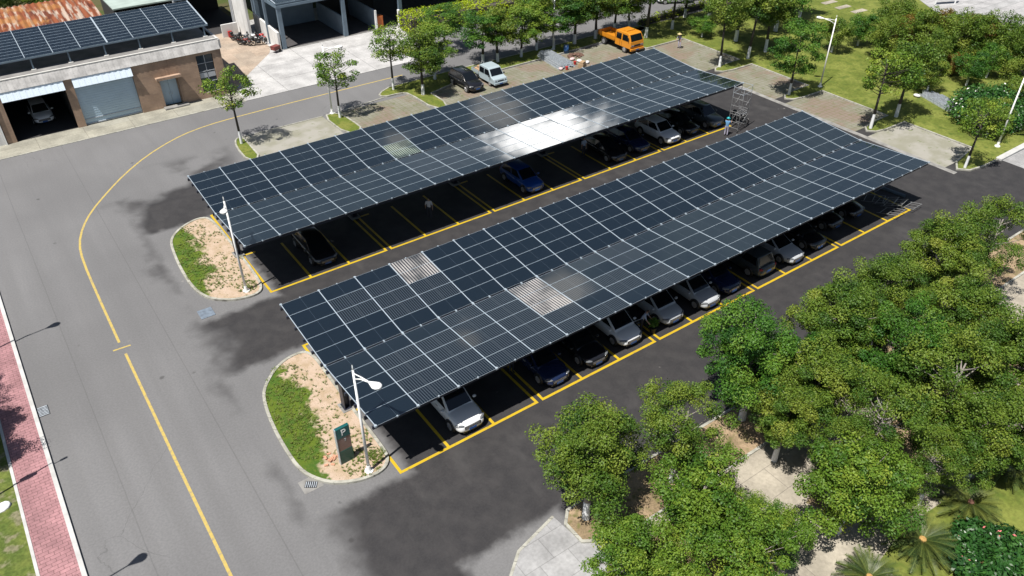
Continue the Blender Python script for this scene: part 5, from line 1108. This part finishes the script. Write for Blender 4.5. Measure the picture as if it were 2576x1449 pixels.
hedge('hedge', 58.0, 80, 44.3, 45.3, .9, LEAF_HEDGE, 'low clipped hedge between the lawn and the far road', R(3), 9, 45, size=.2)
# grass tufts and litter on the two islands
def tufts(name, pts, n, spread, seed, size=.2):
    r = np.random.default_rng(seed); V, F, T = [], [], []
    for (cx, cy, rr, k) in pts:
        for _ in range(k):
            a = r.uniform(0,6.283); q = rr*math.sqrt(r.random()); x, y = cx+q*math.cos(a), cy+q*math.sin(a); tv = float(np.clip(r.normal(.5,.25),0,1))
            for _ in range(n):
                t = r.uniform(0,6.283); L = size*r.uniform(.5,1.2); w_ = .018; d = np.array([math.cos(t), math.sin(t)]); k0 = len(V)
                V += [(x-d[1]*w_, y+d[0]*w_, .10), (x+d[1]*w_, y-d[0]*w_, .10), (x+d[0]*L*.7, y+d[1]*L*.7, .10+L*.7)]; F.append((k0,k0+1,k0+2)); T.append(tv)
    me = bpy.data.meshes.new(name); me.from_pydata(V, [], F); me.materials.append(GRASSBLADE); a_ = me.attributes.new('tint', 'FLOAT', 'FACE'); a_.data.foreach_set('value', T)
    o = bpy.data.objects.new(name, me); col.objects.link(o); return tag(o, 'short grass tufts scattered over the two sandy islands', 'grass', kind='stuff')
tufts('grass_tufts', [(-2.9,4.2,1.1,120),(-2.9,5.6,1.1,130),(-2.9,7.0,1.1,130),(-2.6,8.6,1.1,130),(-2.0,10,1.1,80),(-1.3,1.7,1.1,110),(-.9,3.2,1.0,70),(-.5,1.6,.5,90),(-1.6,6,1.5,50),(-1.2,8.8,1.2,40),(-2.5,21.5,1.0,110),(-2.6,23.2,1.0,110),(-2.5,25,1.0,120),(-2.2,27,1.1,120),(-1.5,29,1.0,70),(-.6,19.8,.7,90),(-.7,27.2,1.0,50),(-1.0,23.5,1.4,80),(-1.0,21.3,1.2,60)], 9, 1, 3, .15)

# ------------------------------------------------------------------ daylight
SUN = Vector((-.477, -.130, 1)).normalized()
sd = bpy.data.lights.new('sun', 'SUN'); sd.energy = 5.0; sd.angle = R(.53); sd.color = (1, .955, .89)
so = bpy.data.objects.new('sun', sd); col.objects.link(so); so.rotation_euler = (-SUN).to_track_quat('-Z', 'Y').to_euler()
w = bpy.data.worlds.new('World'); sc.world = w; w.use_nodes = True; nt = w.node_tree; N, L = nt.nodes, nt.links
bg = N['Background']; sky = N.new('ShaderNodeTexSky'); sky.sky_type = 'NISHITA'; sky.sun_disc = False
sky.sun_elevation = math.asin(SUN.z); sky.sun_rotation = math.atan2(SUN.x, SUN.y); sky.air_density = 1.0; sky.dust_density = 1.2
# bright cumulus beyond the far road, mirrored in panels; small ones added for glare
tc = N.new('ShaderNodeTexCoord'); no = N.new('ShaderNodeTexNoise'); no.inputs['Scale'].default_value = 34; no.inputs['Detail'].default_value = 6; L.new(tc.outputs['Generated'], no.inputs['Vector'])
def wm(op, a, b=0.0):
    n = N.new('ShaderNodeMath'); n.operation = op
    for i, q in enumerate((a, b)):
        if isinstance(q, (int, float)): n.inputs[i].default_value = q
        else: L.new(q, n.inputs[i])
    return n.outputs[0]
def dotv(v):
    n = N.new('ShaderNodeVectorMath'); n.operation = 'DOT_PRODUCT'; L.new(tc.outputs['Generated'], n.inputs[0]); n.inputs[1].default_value = v; return n.outputs['Value']
def cloud(az, el, ra, re, soft=.55):
    a, e = R(az), R(el); c = Vector((math.sin(a)*math.cos(e), math.cos(a)*math.cos(e), math.sin(e))); h = Vector((math.cos(a), -math.sin(a), 0)); v = h.cross(c)
    x = wm('DIVIDE', dotv(h), math.sin(R(ra))); y = wm('DIVIDE', dotv(v), math.sin(R(re)))
    d = wm('SQRT', wm('ADD', wm('MULTIPLY', x, x), wm('MULTIPLY', y, y))); d = wm('ADD', d, wm('MULTIPLY', wm('SUBTRACT', no.outputs[0], .5), 2.3))
    m = N.new('ShaderNodeMapRange'); m.interpolation_type = 'SMOOTHSTEP'; m.inputs[1].default_value = 1-soft; m.inputs[2].default_value = 1+soft; m.inputs[3].default_value = 1; m.inputs[4].default_value = 0; L.new(d, m.inputs[0])
    return wm('MULTIPLY', m.outputs[0], wm('GREATER_THAN', dotv(c), 0.0))
CL = [(36.1, 17.8, 3.3, 1.8, 80), (36.6, 29.8, 1.7, 1.2, 12), (28.2, 32.2, .8, .7, 8)]
ADDED_BANK = 4.8  # unseen low cloud band, added to lighten the reflections on the near slopes
sz = N.new('ShaderNodeSeparateXYZ'); L.new(tc.outputs['Generated'], sz.inputs[0])
bk = N.new('ShaderNodeMapRange'); bk.interpolation_type = 'SMOOTHSTEP'; bk.inputs[1].default_value = .62; bk.inputs[2].default_value = .42; L.new(sz.outputs[2], bk.inputs[0])
n5 = N.new('ShaderNodeTexNoise'); n5.inputs['Scale'].default_value = 9; n5.inputs['Detail'].default_value = 7; L.new(tc.outputs['Generated'], n5.inputs['Vector'])
b5 = N.new('ShaderNodeMapRange'); b5.inputs[1].default_value = .35; b5.inputs[2].default_value = .65; b5.inputs[3].default_value = .35; b5.inputs[4].default_value = .95; L.new(n5.outputs[0], b5.inputs[0])
mx = N.new('ShaderNodeMix'); mx.data_type = 'RGBA'; L.new(wm('MULTIPLY', wm('MULTIPLY', bk.outputs[0], b5.outputs[0]), wm('GREATER_THAN', sz.outputs[2], 0.0)), mx.inputs[0]); L.new(sky.outputs[0], mx.inputs[6]); mx.inputs[7].default_value = (ADDED_BANK*.72, ADDED_BANK*.95, ADDED_BANK*1.18, 1); cur0 = mx.outputs[2]
cur = cur0
for az, el, ra, re, br in CL:
    mx = N.new('ShaderNodeMix'); mx.data_type = 'RGBA'; L.new(cloud(az, el, ra, re), mx.inputs[0]); L.new(cur, mx.inputs[6]); mx.inputs[7].default_value = (br, br*.99, br*.97, 1); cur = mx.outputs[2]
L.new(cur, bg.inputs['Color']); bg.inputs['Strength'].default_value = .05
sc.view_settings.view_transform = 'Standard'; sc.view_settings.look = 'None'; sc.view_settings.exposure = .6; sc.view_settings.gamma = 1
